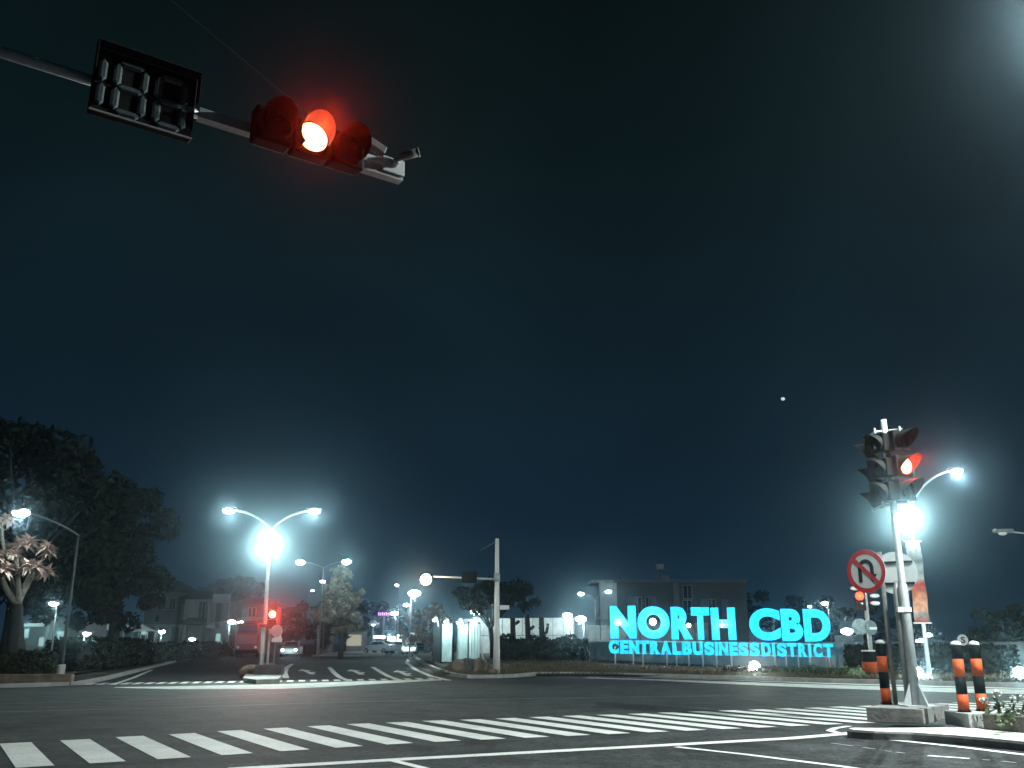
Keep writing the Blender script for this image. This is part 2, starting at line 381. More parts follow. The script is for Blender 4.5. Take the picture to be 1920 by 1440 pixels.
struct(b.build('turn_arrow', M_PAINT), 'white turn arrows painted in the far lanes')
b = MB(); b.strip([G(1100, 1271), G(1240, 1275), G(1400, 1281.5), G(1560, 1287.5), G(1760, 1293.5), G(1930, 1297.5), G(2100, 1303)], 2.4, .0035, [.6, 1.2, 1.9, 2.4, 2.8, 3.0, 3.0])  # pale band on the road, widening to the right
struct(b.build('far_pale_band', M_KERBW), 'pale band along the far kerb')
b = MB(); b.strip([G(1100, 1268.5), G(1240, 1271.5), G(1400, 1276.5), G(1560, 1282), G(1760, 1287.5), G(1930, 1291.5), G(2100, 1297)], .3, .006, [.16, .3, .55, .7, .8, .85, .8])
struct(b.build('far_edge_line', M_PAINT), 'bright white line along the far kerb')

def kerb(name, pts, w, h, m, label):
    k = MB(); pts = [Vector((q[0], q[1], 0)) for q in pts]
    L, R = [], []
    for i in range(len(pts)):
        t = (pts[min(i + 1, len(pts) - 1)] - pts[max(i - 1, 0)]).normalized(); n = Vector((-t.y, t.x, 0)); L.append(pts[i] + n * w / 2); R.append(pts[i] - n * w / 2)
    for i in range(len(pts) - 1): k.slab([R[i], R[i + 1], L[i + 1], L[i]], -.02, h)
    return struct(k.build(name, m), label)
kerb('far_kerb', [G(1000, 1265.5), G(1100, 1265.5), G(1240, 1269), G(1400, 1273.5), G(1560, 1279), G(1760, 1284), G(1930, 1288), G(2100, 1293)], .22, .13, M_CONC, 'far kerb along the verge below the blue sign')
kerb('verge_kerb', [G(776, 1229), G(781, 1236), G(800, 1249), G(826, 1260), G(852, 1268.5), G(880, 1272), G(930, 1271.5), G(975, 1269.5), G(1000, 1266.5)], .25, .14, M_CONC, 'curved kerb round the earth corner')
kerb('left_kerb', [G(-40, 1290.5), G(60, 1288), G(150, 1284), G(200, 1274), G(262, 1258), G(330, 1240)], .3, .12, M_CONC, 'left kerb under the hedge')

# the far verge rises gently towards the back
def vh(x, y):
    return .05 + .5 * max(0, min(1, (y - 47) / 20)) * (1 - .9 * max(0, min(1, (x - 4) / 10)))
vb = MB(); xs = np.linspace(-7, 70, 50); ys = np.linspace(24, 100, 52); grid = {}
kp = [G(776, 1229), G(800, 1249), G(852, 1268.5), G(930, 1271.5), G(1000, 1266.5), G(1240, 1269), G(1560, 1279), G(1930, 1288), G(2300, 1300)]
def kerb_y(x):
    pts = sorted([(q.x, q.y) for q in kp if q.y < 52])
    xs_, ys_ = zip(*pts); return float(np.interp(x, xs_, ys_))
for i, x in enumerate(xs):
    y0 = kerb_y(x) + .1
    if x < -2: y0 = 42 + (-2 - x) * 5.2
    for j in range(52):
        y = y0 + (100 - y0) * (j / 51) ** 1.5
        vb.v.append((x, y, vh(x, y) + (random.uniform(-.03, .03) if 0 < j < 51 else 0)))
for i in range(49):
    for j in range(51): vb.f.append((i * 52 + j, (i + 1) * 52 + j, (i + 1) * 52 + j + 1, i * 52 + j + 1))
struct(vb.build('verge', M_EARTH, smooth=True), 'brown earth and grass verge rising behind the far kerb')
r = np.random.RandomState(3); gp = []
while len(gp) < 9000:
    x = r.uniform(-3.5, 26); y = kerb_y(x) + .4 + abs(r.normal()) * 7
    if y < 66 and not (-2 < x < 4 and r.rand() < .5) and not (x > 5 and r.rand() < .65): gp.append((x, y, vh(x, y) + .05))
gp = np.array(gp); gn = r.normal(size=(9000, 3)); gn[:, 2] *= .3; gn /= np.linalg.norm(gn, axis=1)[:, None]
gm = MB(); gs = r.uniform(.03, .11, 9000)
for (x, y, z), n, h in zip(gp, gn, gs):
    gm.add([(x - .03, y, z - .05), (x + .03, y, z - .05), (x + n[0] * .08, y + n[1] * .08, z + h)], [(0, 1, 2)])
struct(gm.build('grass', leafmat('grass_blade', (.05, .05, .025), (.13, .105, .06))), 'thin rough grass on the far verge', 'stuff')
b = MB(); b.sheet([(-36, 24), (-70, 20), (-70, 120), (-40, 120), (-24, 60), (-18.3, 37), (-18.2, 34), (-19.5, 31)], .09)
struct(b.build('left_verge', M_EARTH), 'dark planted ground on the left corner')
b = MB(); b.slab([G(585, 1230.5), G(720, 1231), G(724, 1223), G(640, 1223)], -.01, .12)
struct(b.build('far_pavement', M_KERBW), 'pale lit paving at the bend of the far road')
b = MB(); b.strip([G(735, 1224), G(790, 1222), G(800, 1218)], 1.0, .05)

# ------------------------------------------------------------------ the median on the right
near = [G(1591, 1365, .13), G(1600, 1368, .13), G(1640, 1370.5, .13), G(1714, 1373, .13), G(1790, 1378, .13), G(1860, 1384, .13), G(1920, 1390, .13)]
q = near[-1]; near += [q + Vector((.545, -.839, 0)) * k for k in (2, 5, 9)]
far = [p + V * w for p, w in zip(near, (.15, .6, 1.1, 1.6, 1.9, 2.2, 2.5, 3.0, 3.4, 3.6))]
poly = [(p.x, p.y) for p in near] + [(p.x, p.y) for p in far[::-1]]
struct(MB().slab(poly, -.02, .128).build('median', M_KERBW), 'pale concrete median nose with a low kerb')
k = MB()
for i in range(len(near) - 1): k.slab([(near[i].x - V.x * .05, near[i].y - V.y * .05), (near[i + 1].x - V.x * .05, near[i + 1].y - V.y * .05), (near[i + 1].x - V.x * .004, near[i + 1].y - V.y * .004), (near[i].x - V.x * .004, near[i].y - V.y * .004)], -.02, .10)
struct(k.build('median_kerb', M_DARKC), 'kerb face of the median, darkened to imitate its shade')  # dark colour stands in for shade on the face away from the lamp
P1 = Vector((6.28, 17.05, 0)); e1 = Vector((.80, -.60, 0)).normalized(); e2 = Vector((.62, .785, 0)).normalized()
p0 = [P1, P1 + e1 * .95, P1 + e1 * .95 + e2 * 1.75, P1 + e2 * 1.75]
b = MB(); c4 = sum(p0, Vector()) / 4
b.bbox(c4 + Z * .25, (e1, e2, Z), (.475, .875, .125), .012)
tag(b.build('concrete_plinth', mat('plinth_concrete', (.20, .19, .18), .9, scale=3, var=.4, bump=.5, detail=9)), 'square concrete plinth carrying the tall signal pole and one bollard', 'plinth')
P2 = Vector((7.42, 16.52, 0)); f1 = Vector((.10, -.99, 0)).normalized(); f2 = Vector((.90, .43, 0)).normalized()
b = MB(); c5 = P2 + f1 * .36 + f2 * .58
b.bbox(c5 + Z * .24, (f1, f2, Z), (.36, .58, .112), .012)
tag(b.build('concrete_plinth', M_CONC), 'low concrete block under the pair of bright orange bollards', 'plinth')
# planter wall running back to the right edge
pl = thing('flower_planter', 'long low brick flower bed on the median beside the paired bollards', 'planter', (8.2, 15.4, .13))
b = MB(); w0 = Vector((7.60, 15.66, 0)); dW = Vector((.45, -.89, 0)).normalized(); nW = Vector((dW.y * -1, dW.x, 0))
b.bbox(w0 + dW * 2.6 + Z * .25 + nW * .06, (dW, nW, Z), (2.55, .06, .115), .01)
b.bbox(w0 + dW * 2.6 + nW * 1.3 + Z * .25, (dW, nW, Z), (2.55, .06, .115), .01)
b.build('planter_wall', mat('planter_brick', (.13, .11, .10), .9, scale=7, var=.5, bump=.9), pl)
b = MB()
for i in range(10):
    for j in range(5):
        pass
nx, ny = 26, 8
for i in range(nx + 1):
    for j in range(ny + 1):
        q = w0 + dW * (.1 + 5.0 * i / nx) + nW * (.12 + 1.12 * j / ny); b.v.append((q.x, q.y, .31 + random.uniform(-.02, .04)))
for i in range(nx):
    for j in range(ny): b.f.append((i * (ny + 1) + j, (i + 1) * (ny + 1) + j, (i + 1) * (ny + 1) + j + 1, i * (ny + 1) + j + 1))
b.build('soil_bed', M_SOIL, pl)
r = np.random.RandomState(21)
flower_labels = {0: 'tallest white flower clump in the median bed', 1: 'round white flower right of the tallest one in the bed', 2: 'white flower hanging by the foot of the right bollard',
                 3: 'low white flower tuft in front of the bed', 4: 'small white flower at the right picture edge', 5: 'short flower sprig spilling over the planter wall'}
spots = [(1868, 1302, 15.6, .13), (1898, 1310, 15.2, .11), (1846, 1314, 15.7, .12), (1886, 1330, 15.0, .07), (1917, 1309, 15.1, .08), (1872, 1352, 14.75, .06)]
for i, (px, py, Y, sz) in enumerate(spots):
    h = D(px, py, Y); base = Vector((h.x + .03, h.y + .04, .30))
    t = thing('flower', flower_labels[i], 'flower', base, 'white flowers in the median bed')
    b = MB(); b.tube(bez(base, base + Vector((0, 0, (h.z - .3) * .6)), h), [.008, .006, .005] + [.005] * 6, 6); b.build('stem', L_MID, t)
    b = MB()
    for q in range(22):
        d = Vector(r.normal(size=3)); d.normalize(); d.z = abs(d.z) * .7; c = h + Vector(r.normal(size=3)) * sz * .17
        s_ = Vector(r.normal(size=3)).cross(d).normalized(); o = s_.cross(d)
        b.add([c, c + s_ * sz * .3 + d * sz * .25, c + d * sz * .45 + o * sz * .1, c - s_ * sz * .3 + d * sz * .25], [(0, 1, 2, 3)])
    b.build('petals', L_WHITE, t)
    pts = np.array([list(base + (h - base) * f + Vector(r.normal(size=3)) * .05) for f in r.uniform(.0, .75, 26)]); nn = r.normal(size=(26, 3)); nn /= np.linalg.norm(nn, axis=1)[:, None]
    MB().leaves(pts, nn, .07, 1.8, i).build('leaf', L_MID, t)
b = MB(); pts = []
for i in range(420):
    q = w0 + dW * r.uniform(.1, 5) + nW * r.uniform(.1, 1.2); pts.append((q.x, q.y, .34 + abs(r.normal()) * .05))
nn = r.normal(size=(420, 3)); nn /= np.linalg.norm(nn, axis=1)[:, None]
b.leaves(np.array(pts), nn, .06, 1.9, 5)
for i in range(120):
    q = w0 + dW * r.uniform(.2, 5) - nW * r.uniform(-.02, .03); b.leaves(np.array([(q.x, q.y, r.uniform(.14, .38))]), np.array([[-.8, -.5, .3]]), .05, 1.6, i)
struct(b.build('ground_cover', leafmat('bed_leaf', (.06, .07, .05), (.22, .22, .18))), 'low leafy ground cover in the median bed', 'stuff')

# bollards
def bollard(base, label, g='orange and black bollards on the median'):
    t = thing('bollard', label, 'bollard', base, g)
    R = .088; H = [0, .285, .57, .855, 1.08]
    for i in range(4):
        MB().tube([base + Z * (H[i] + (.02 if i == 0 else 0)), base + Z * H[i + 1]], R + (.0 if i % 2 else .001), 24).build('band', (M_ORANGE, M_BOLK)[i % 2], t, True, ('orange band', 'black band')[i % 2])
    cb = MB(); cb.tube([base + Z * 1.08, base + Z * 1.10, base + Z * 1.125, base + Z * 1.144, base + Z * 1.152], [R * 1.01, R, R * .85, R * .5, R * .1], 24); cb.build('cap', M_WHITE, t, True)
    cb = MB(); cb.tube([base, base + Z * .02], R * 1.25, 20)
    for a in range(4): cb.tube([base + Vector((math.cos(a * 1.57 + .6), math.sin(a * 1.57 + .6), 0)) * R * 1.12 + Z * .02, base + Vector((math.cos(a * 1.57 + .6), math.sin(a * 1.57 + .6), 0)) * R * 1.12 + Z * .04], .012, 6)
    cb.build('base_plate', M_BLACK, t)
    return t
B1 = bollard(Vector((6.92, 17.72, .376)), 'single bollard left of the tall signal pole, dull orange bands')
for (x, y), lb in (((7.60, 16.16), 'left bollard of the bright orange pair on the low block'), ((8.02, 16.38), 'right bollard of the bright orange pair, beside the flowers')):
    c = copy_tree(B1); c.location = (x, y, .353); c['label'] = lb

# ------------------------------------------------------------------ signal heads
def visor(b, c, rgt, up, f, R, L, side=.10, n=18, th=.006):
    for rr, flip in ((R, 0), (R - th, 1)):
        vs = []; fs = []
        for i in range(n + 1):
            a = math.radians(-50 + 280 * i / n)
            ln = L * (side + (1 - side) * max(0, (math.sin(a) + .45) / 1.45) ** 1.1)
            e = rgt * math.cos(a) + up * math.sin(a)
            vs += [c + e * rr, c + e * rr + f * ln]
        fs = [((2 * i, 2 * i + 1, 2 * i + 3, 2 * i + 2) if not flip else (2 * i + 2, 2 * i + 3, 2 * i + 1, 2 * i)) for i in range(n)]
        b.add(vs, fs)
def disc(b, c, rgt, up, R, n=24, f=None, dome=0):
    vs = [c + (f * dome if f else Vector())] + [c + (rgt * math.cos(2 * math.pi * i / n) + up * math.sin(2 * math.pi * i / n)) * R for i in range(n)]
    return b.add(vs, [(0, 1 + i, 1 + (i + 1) % n) for i in range(n)])
def signal_head(t, centres, f, up, R, L, half, lit, emat=None, inten=0, side=.10, dep=.09, beam=0, cone=105):
    f = Vector(f).normalized(); rgt = Vector(up).cross(f).normalized(); up = f.cross(rgt)
    c = sum(centres, Vector()) / len(centres)
    hb = MB()
    for q in centres: hb.bbox(q - f * dep, (rgt, up, f), (half, half, dep), .025)
    hd = hb.build('signal_head', M_BLACK, t)
    for i, q in enumerate(centres):
        vb_ = MB(); visor(vb_, q + f * .003, rgt, up, f, R * 1.12, L, side); vb_.build('visor', M_BLKMATT, hd, True)
        lb = MB(); disc(lb, q + f * .006, rgt, up, R, 28, f, R * .22); lb.build('lens', emat if i == lit else M_LENSOFF, hd, True, 'lit red lens' if i == lit else None)
    if lit is not None and inten: light(t, centres[lit] + f * (L * .24), inten, (1, .035, .010), .05)
    if lit is not None and beam: spot(t, centres[lit] + f * (L * 1.03), f, beam, (1, .03, .008), cone, .06)
    return hd

# overhead mast arm with the red signal
AH = 6.2
aL = Vector((-4.24, 6.48, AH)); aT = Vector((-1.12, 8.66, AH)); ad = (aT - aL).normalized(); fa = Vector((ad.y, -ad.x, 0))
mast = thing('traffic_light', 'overhead traffic light with red lit signal on a long mast arm at upper left', 'traffic light', aL - ad * 3.2 - Z * AH)
root = aL - ad * 3.2
MB().tube([root - Z * AH, root - Z * 2, root + Z * 3.5], [.13, .11, .09], 16).build('pole', M_GALV, mast, True)
b = MB(); b.tube([root, aL, aL + ad * 1.7], [.055, .05, .047], 14)
b.build('arm', M_GALV, mast, True)
b = MB(); b.obox(aL + ad * 2.68 - Z * .0, (ad, fa, Z), (1.06, .05, .05)); b.build('arm_rail', M_GALV, mast)
topw = root + Z * 3.45; anchor = aL + ad * 2.69 + Z * .30 + fa * .1
MB().tube([topw, (topw + anchor) / 2 - Z * .08, anchor], .0045, 5).build('stay_wire', mat('wire', (.05, .05, .05), .6, var=.2), mast)
hup = Z
cs = [D(525, 228, 7.50), D(590, 252, 7.74), D(660, 276, 7.99)]
cs = []
for s_ in (2.31, 2.69, 3.07): cs.append(aL + ad * (s_ - .04) + Z * .0 + fa * .235)
signal_head(mast, cs, fa, Z, .15, .26, .18, 1, E_RED, 1.6, .4, beam=24)
for s_ in (2.12, 2.50, 2.88, 3.26): MB().obox(aL + ad * s_ + Z * .06 + fa * .06, (ad, fa, Z), (.02, .07, .05)).build('head_bracket', M_GALV, mast)
# countdown display
tl = aL + ad * 1.12 - Z * .06 + fa * .12
tm = thing('countdown_timer', 'unlit black countdown board of three blank digits hung on the mast arm', 'countdown timer', tl)
b = MB(); b.bbox(tl, (ad, fa, Z), (.43, .045, .31), .012); b.build('case', M_BLACK, tm)
b = MB()
b.obox(tl + fa * .105 + Z * .312, (ad, fa, Z), (.44, .06, .005)); b.obox(tl + fa * .105 + Z * .17 - ad * .432, (ad, fa, Z), (.004, .058, .137)); b.obox(tl + fa * .105 + Z * .17 + ad * .432, (ad, fa, Z), (.004, .058, .137))
b.build('hood', M_BLKMATT, tm)
b = MB(); b.obox(tl + fa * .05 - Z * .305, (ad, fa, Z), (.43, .008, .008)); b.build('lower_rim', M_DIM, tm)
M_SEG = mat('segment_glass', (.075, .095, .10), .2, var=.25, scale=20, spec=.9)
def seg(b, c, h, w2=.035):
    dx, dz = h; L = math.hypot(dx, dz); a = Vector((dx / L, dz / L)); n = Vector((-a.y, a.x)); hl = L / 2
    pts = [(-hl, 0), (-hl + w2, w2), (hl - w2, w2), (hl, 0), (hl - w2, -w2), (-hl + w2, -w2)]
    P_ = [(c[0] + a.x * x + n.x * y, c[1] + a.y * x + n.y * y) for x, y in pts]
    i_ = [(c[0] + a.x * x * .93 + n.x * y * .45, c[1] + a.y * x * .93 + n.y * y * .45) for x, y in pts]
    o = tl + fa * .0455; vs = [o + ad * x + Z * z for x, z in P_] + [o + fa * .022 + ad * x + Z * z for x, z in i_]
    b.add(vs, [(i, (i + 1) % 6, 6 + (i + 1) % 6, 6 + i) for i in range(6)] + [tuple(range(6, 12))])
for cx, kind in ((-.36, 1), (-.13, 8), (.215, 8)):
    b = MB(); w_, h_ = .112, .118
    if kind == 8:
        for dz in (-2 * h_, 0, 2 * h_): seg(b, (cx, dz - .02), (2 * w_ - .012, 0))
        for sx in (-1, 1):
            for dz in (-h_, h_): seg(b, (cx + sx * w_, dz - .02), (0, 2 * h_ - .012))
    else:
        for dz in (-h_, h_): seg(b, (cx, dz - .02), (0, 2 * h_ - .012))
    b.build('digit', M_SEG, tm)
b = MB(); b.obox(tl - fa * .07 + Z * .0, (ad, fa, Z), (.08, .02, .26)); b.build('mounting_bracket', M_GALV, tm)
# cameras at the arm's tip
c1 = thing('security_camera', 'white camera bracket unit beside the right signal lens on the arm', 'camera', aL + ad * 3.38 + Z * .06)
o = origin(c1)
b = MB(); b.bbox(o + Z * .02 + fa * .04, (ad, fa, Z), (.12, .06, .028), .008); b.tube([o + ad * .09 + fa * .04, o + ad * .09 + fa * .04 + Z * .16], .022, 10); b.build('bracket', M_WHITE, c1)
b = MB(); b.bbox(o + fa * .08 + Z * .16 + ad * .02, ((ad + Z * -.35).normalized(), fa, (Z + ad * .35).normalized()), (.10, .05, .045), .012); b.build('housing', M_DIM, c1)
c2 = thing('security_camera', 'dome ended surveillance camera on a white plate at the arm tip', 'camera', aL + ad * 3.62 + Z * .05)
o = origin(c2)
b = MB(); b.bbox(o + fa * .06 + Z * .03, (ad, fa, Z), (.125, .012, .085), .004); b.build('plate', M_WHITE, c2)
b = MB(); b.ball(o + fa * .11 + Z * .06, .04); b.tube([o + fa * .07 + Z * .03, o + fa * .11 + Z * .06, o + fa * .16 + Z * .12 + ad * .07], [.03, .028, .03], 10); b.build('ball_mount', M_GALV, c2, True)
vdir = (fa * .55 + ad * .75 + Z * .28).normalized(); h0 = o + fa * .13 + Z * .11 + ad * .03
b = MB(); b.tube([h0, h0 + vdir * .20], [.042, .046], 16); b.build('housing', M_DIM, c2, True)
b = MB(); b.tube([h0 + vdir * .20, h0 + vdir * .212, h0 + vdir * .213], [.05, .05, .035], 16); b.build('lens_ring', M_WHITE, c2, True)

# tall signal pole on the plinth
SP = Vector((7.25, 17.22, .375))
st = thing('traffic_light', 'tall signal pole on the median plinth with red lit head facing right', 'traffic light', SP)
ztop = D(1660, 787, 17.22).z
b = MB(); b.tube([SP, SP + Z * 2.1, SP + Z * 2.16, Vector((SP.x, SP.y, ztop - .5)), Vector((SP.x, SP.y, ztop))], [.092, .088, .066, .060, .056], 20); b.build('pole', M_GALV, st, True)
b = MB(); b.tube([SP + Vector((-.12, .05, 0)), SP + Vector((-.12, .05, 2.0)), SP + Vector((-.07, .05, 2.2))], .045, 12); b.build('conduit', M_DIM, st, True)
b = MB(); b.obox(SP + Z * .012, ((1, 0, 0), (0, 1, 0), (0, 0, 1)), (.24, .24, .012))
for a in range(4):
    d = Vector((math.cos(a * math.pi / 2 + .35), math.sin(a * math.pi / 2 + .35), 0)); n = Vector((-d.y, d.x, 0)) * .006
    b.add([SP + d * .1 + Z * .024 - n, SP + d * .29 + Z * .024 - n, SP + d * .1 + Z * .40 - n, SP + d * .1 + Z * .024 + n, SP + d * .29 + Z * .024 + n, SP + d * .1 + Z * .40 + n], [(0, 1, 2), (3, 5, 4), (0, 3, 4, 1), (1, 4, 5, 2), (2, 5, 3, 0)])
b.build('base_gusset', M_GALV, st)
b = MB(); cz = D(1692, 1143, 17.2).z; b.tube([(SP.x, SP.y, cz - .04), (SP.x, SP.y, cz + .04)], .11, 16); b.obox((SP.x - .12, SP.y - .06, cz), ((1, 0, 0), (0, 1, 0), (0, 0, 1)), (.05, .04, .045)); b.build('clamp', M_WHITE, st)
fr = Vector((.36, -.93, 0))
rc = [D(1689, 826, 17.0), D(1697, 873, 17.0), D(1704, 915, 17.0)]
x0, y0 = rc[1].x, 17.0
rc = [Vector((x0, y0, rc[0].z)), Vector((x0, y0, rc[1].z)), Vector((x0, y0, rc[2].z - .03))]
signal_head(st, rc, fr, Z, .16, .38, .20, 1, E_RED, 4, beam=26, cone=100)
fl = Vector((-.93, -.36, 0)); lc = D(1648, 862, 17.15)
lc = [Vector((lc.x, 17.15, z)) for z in (rc[0].z - .02, rc[1].z - .02, rc[2].z - .02)]
signal_head(st, lc, fl, Z, .14, .26, .18, None)
f3 = Vector((-.80, .60, 0)); l3 = D(1628, 862, 17.75)
l3 = [Vector((l3.x, 17.75, z)) for z in (rc[0].z - .05, rc[1].z - .05, rc[2].z - .07)]
signal_head(st, l3, f3, Z, .13, .24, .17, None)
for z in (rc[0].z + .24, rc[2].z - .24):
    b = MB(); b.tube([Vector((rc[0].x + .05, 17.05, z)), Vector((SP.x, SP.y, z)), Vector((lc[0].x, 17.2, z - .02)), Vector((l3[0].x, 17.7, z - .03))], .018, 8)
    for q in (rc[0], lc[0], l3[0]): b.tube([Vector((q.x, q.y + .05, z - .06)), Vector((q.x, q.y + .05, z + .05))], .02, 8)
    b.build('head_bracket', M_GALV, st)

# no U-turn sign with a second sign seen from behind on the same post
RP = D(1680, 1322, 17.6); RP.z = .375
rs = thing('road_sign', 'no U-turn sign on a grey post left of the tall signal pole', 'road sign', RP)
zt = D(1660, 1035, 17.6).z
MB().tube([RP, (RP.x, RP.y, zt)], .04, 14).build('post', M_DIM, rs, True)
sf = Vector((-.80, -.60, 0)).normalized(); sr = Z.cross(sf).normalized()
sr = Vector((-sf.y, sf.x, 0)); scn = D(1624, 1071, 17.35)
if sr.y > 0 and sr.x < 0: sr = -sr
sr = Vector((.60, -.80, 0)).normalized()
def ringpoly(r0, r1, n=48):
    return r0, r1, n
def flat_ring(b, c, r0, r1, off, n=48):
    vs = []
    for i in range(n):
        a = 2 * math.pi * i / n; e = sr * math.cos(a) + Z * math.sin(a); vs += [c + e * r0 + sf * off, c + e * r1 + sf * off]
    b.add(vs, [(2 * i, 2 * i + 1, (2 * i + 3) % (2 * n), (2 * i + 2) % (2 * n)) for i in range(n)])
plate = MB(); plate.tube([scn - sf * .006, scn], .40, 48); pp = plate.build('sign_plate', M_SIGNW, rs)
b = MB(); flat_ring(b, scn, .315, .398, .004)
def bar(b, p, q, w, off):
    p, q = Vector((p[0], p[1])), Vector((q[0], q[1])); t = (q - p).normalized(); n = Vector((-t.y, t.x)) * w / 2
    b.add([scn + sr * v.x + Z * v.y + sf * off for v in (p + n, p - n, q - n, q + n)], [(0, 1, 2, 3)])
bar(b, (-.235, .225), (.235, -.225), .075, .010)
b.build('red_ring', M_SIGNR, pp)
b = MB(); vs = []
path = [(-.125, -.20), (-.125, .06)] + [(.0 + .125 * math.cos(math.pi - a), .06 + .125 * math.sin(a)) for a in [math.pi * i / 12 for i in range(13)]][1:] + [(.125, -.06)]
for i in range(len(path)):
    a_ = Vector(path[max(i - 1, 0)]); c_ = Vector(path[min(i + 1, len(path) - 1)]); t = (c_ - a_).normalized(); n = Vector((-t.y, t.x)) * .036
    for s_ in (1, -1): v = Vector(path[i]) + n * s_; vs.append(scn + sr * v.x + Z * v.y + sf * .0065)
b.add(vs, [(2 * i, 2 * i + 1, 2 * i + 3, 2 * i + 2) for i in range(len(path) - 1)])
b.add([scn + sr * x + Z * y + sf * .0065 for x, y in ((.03, -.06), (.22, -.06), (.125, -.21))], [(0, 1, 2)])
b.build('u_turn_arrow', M_SIGNK, pp)
for z in (.12, -.12): MB().tube([scn - sf * .02 + Z * z, Vector((RP.x, RP.y, scn.z + z))], .014, 8).build('bracket', M_DIM, rs)
sb = D(1679, 1074, 17.75); bf = Vector((.55, .83, 0))
b = MB(); b.tube([sb, sb + bf * .006], .40, 48); b.build('sign_plate', mat('sign_back', (.42, .44, .44), .5, var=.1), rs, label='grey back of a second round sign')
sd = Vector((.83, -.55, 0))
for z in (.20, -.20): MB().obox(sb - bf * .015 + Z * z, (sd, bf, Z), (.33, .012, .02)).build('back_rail', M_BLACK, rs)

# ------------------------------------------------------------------ street lamps
def lamp_head(t, head, d, on, r, inten, col, em, down=True):
    hd = MB(); side = Vector((-d.y, d.x, 0))
    hd.bbox(head + Z * .07 + d * .05, (d, side, Z), (.34, .13, .06), .04)
    h = hd.build('lamp_head', M_DIM, t)
    lm = MB(); lm.ball(head - Z * .02 + d * .08, r, 14, 8, (1.25, 1.0, .62)); lm.build('lamp_glass', em if on else M_WHITE, h, True)
    if on: light(t, head - Z * (r * .62 + .10) + d * .08, inten, col, .08)
def street_lamp(base, top, heads, label, on=True, inten=25, r=.2, col=CW, em=None, pr=.07, m=None, group='street lamps', flood=None, name='street_lamp', arc=.55):
    t = thing(name, label, 'street lamp', base, group); m = m or M_GALV
    MB().tube([base, base + (top - base) * .5, top], [pr * 1.25, pr, pr * .7], 14).build('pole', m, t, True)
    for hd in heads:
        d = Vector((hd.x - top.x, hd.y - top.y, 0))
        d = d.normalized() if d.length > .05 else Vector((0, -1, 0))
        ctrl = top + (hd - top) * .35; ctrl.z = top.z + (hd.z - top.z) * (.35 + arc)
        MB().tube(bez(top - Z * .02, ctrl, hd + Z * .06, 11), [pr * .62] * 11, 8).build('arm', m, t, True)
        lamp_head(t, hd, d, on, r, inten, col, em or E_LAMP)
    if flood:
        fp, fi, fr_ = flood; td = Vector((-fp.x, -fp.y, 0)).normalized(); sd_ = Vector((-td.y, td.x, 0)); tz = (td - Z * .22).normalized(); uz = tz.cross(sd_) * -1
        fb = MB(); fb.tube([fp - tz * .62, fp - tz * .5, fp - tz * .1], [.10, fr_ * .5, fr_ * .85], 20); fl_ = fb.build('floodlight', M_DIM, t, True)
        fg = MB(); fg.ball(fp, fr_, 24, 14, (1, 1, .95)); fg.build('lamp_glass', E_LAMP, fl_, True)
        fb = MB(); fb.tube([fp - tz * .1, Vector((top.x, top.y, fp.z - .1))], .035, 8); fb.build('bracket', m, fl_)
        spot(t, fp + tz * (fr_ + .12), tz, fi, CG, 104, .12)
    return t
# twin lamp just outside the picture, standing in the median: lights the foreground
tb = Vector((9.9, 11.6, .12)); tt = Vector((9.9, 11.6, 9.4))
TL = street_lamp(tb, tt, [Vector((8.4, 11.2, 10.6)), Vector((11.3, 12.0, 10.4))], 'tall twin armed street lamp standing in the median beyond the right edge', True, 730, .2, (.87, 1.0, .975), group=None, pr=.11)
for l_ in TL.children:
    if l_.type == 'LIGHT': l_.data.energy = (370 if l_.location.x < 0 else 1000) * 4 * math.pi
# twin lamp on the far island, with floodlight
Yi = 42.0
def at(px, py, Y): return D(px, py, Y)
bi = at(489, 1262, Yi); bi.z = .2
ti = Vector((bi.x, Yi, at(506, 993, Yi).z))
street_lamp(bi, ti, [at(432, 957, Yi), at(586, 958, Yi)], 'twin armed street lamp with a blinding floodlight on the far traffic island', True, 40, .22, CW, pr=.085, flood=(at(505, 1020, Yi - .3), 430, .43))
# right lamp with banner, with floodlight
Yr = 41.0
br_ = at(1742, 1259, Yr); br_.z = .15
tr_ = Vector((br_.x, Yr, at(1702, 955, Yr).z))
LR = street_lamp(br_, tr_, [at(1790, 883, Yr)], 'street lamp with a blinding floodlight behind the tall signal pole and red banner', True, 55, .22, CW, pr=.075, flood=(at(1700, 969, Yr - .3), 430, .43))
# left edge lamp with long curved arm
bl_ = at(113, 1268, 38.2); bl_.z = .1; tl_ = Vector((bl_.x, 38.2, at(121, 1003, 38.2).z))
street_lamp(bl_, tl_, [at(42, 961, 34.3)], 'single street lamp with long curved arm over the frangipani at left', True, 16, .25, CW, m=mat('dark_pole', (.06, .065, .065), .6, .1, var=.25), pr=.06)
# unlit arm at the right edge
b_ = at(1985, 1240, 33); b_.z = .1; t_ = Vector((b_.x, 33, at(1955, 1003, 33).z))
street_lamp(b_, t_, [at(1884, 999, 33)], 'unlit lamp head poking in at the right picture edge', False, 0, .12, CW, m=M_GALV, pr=.05, arc=.4)
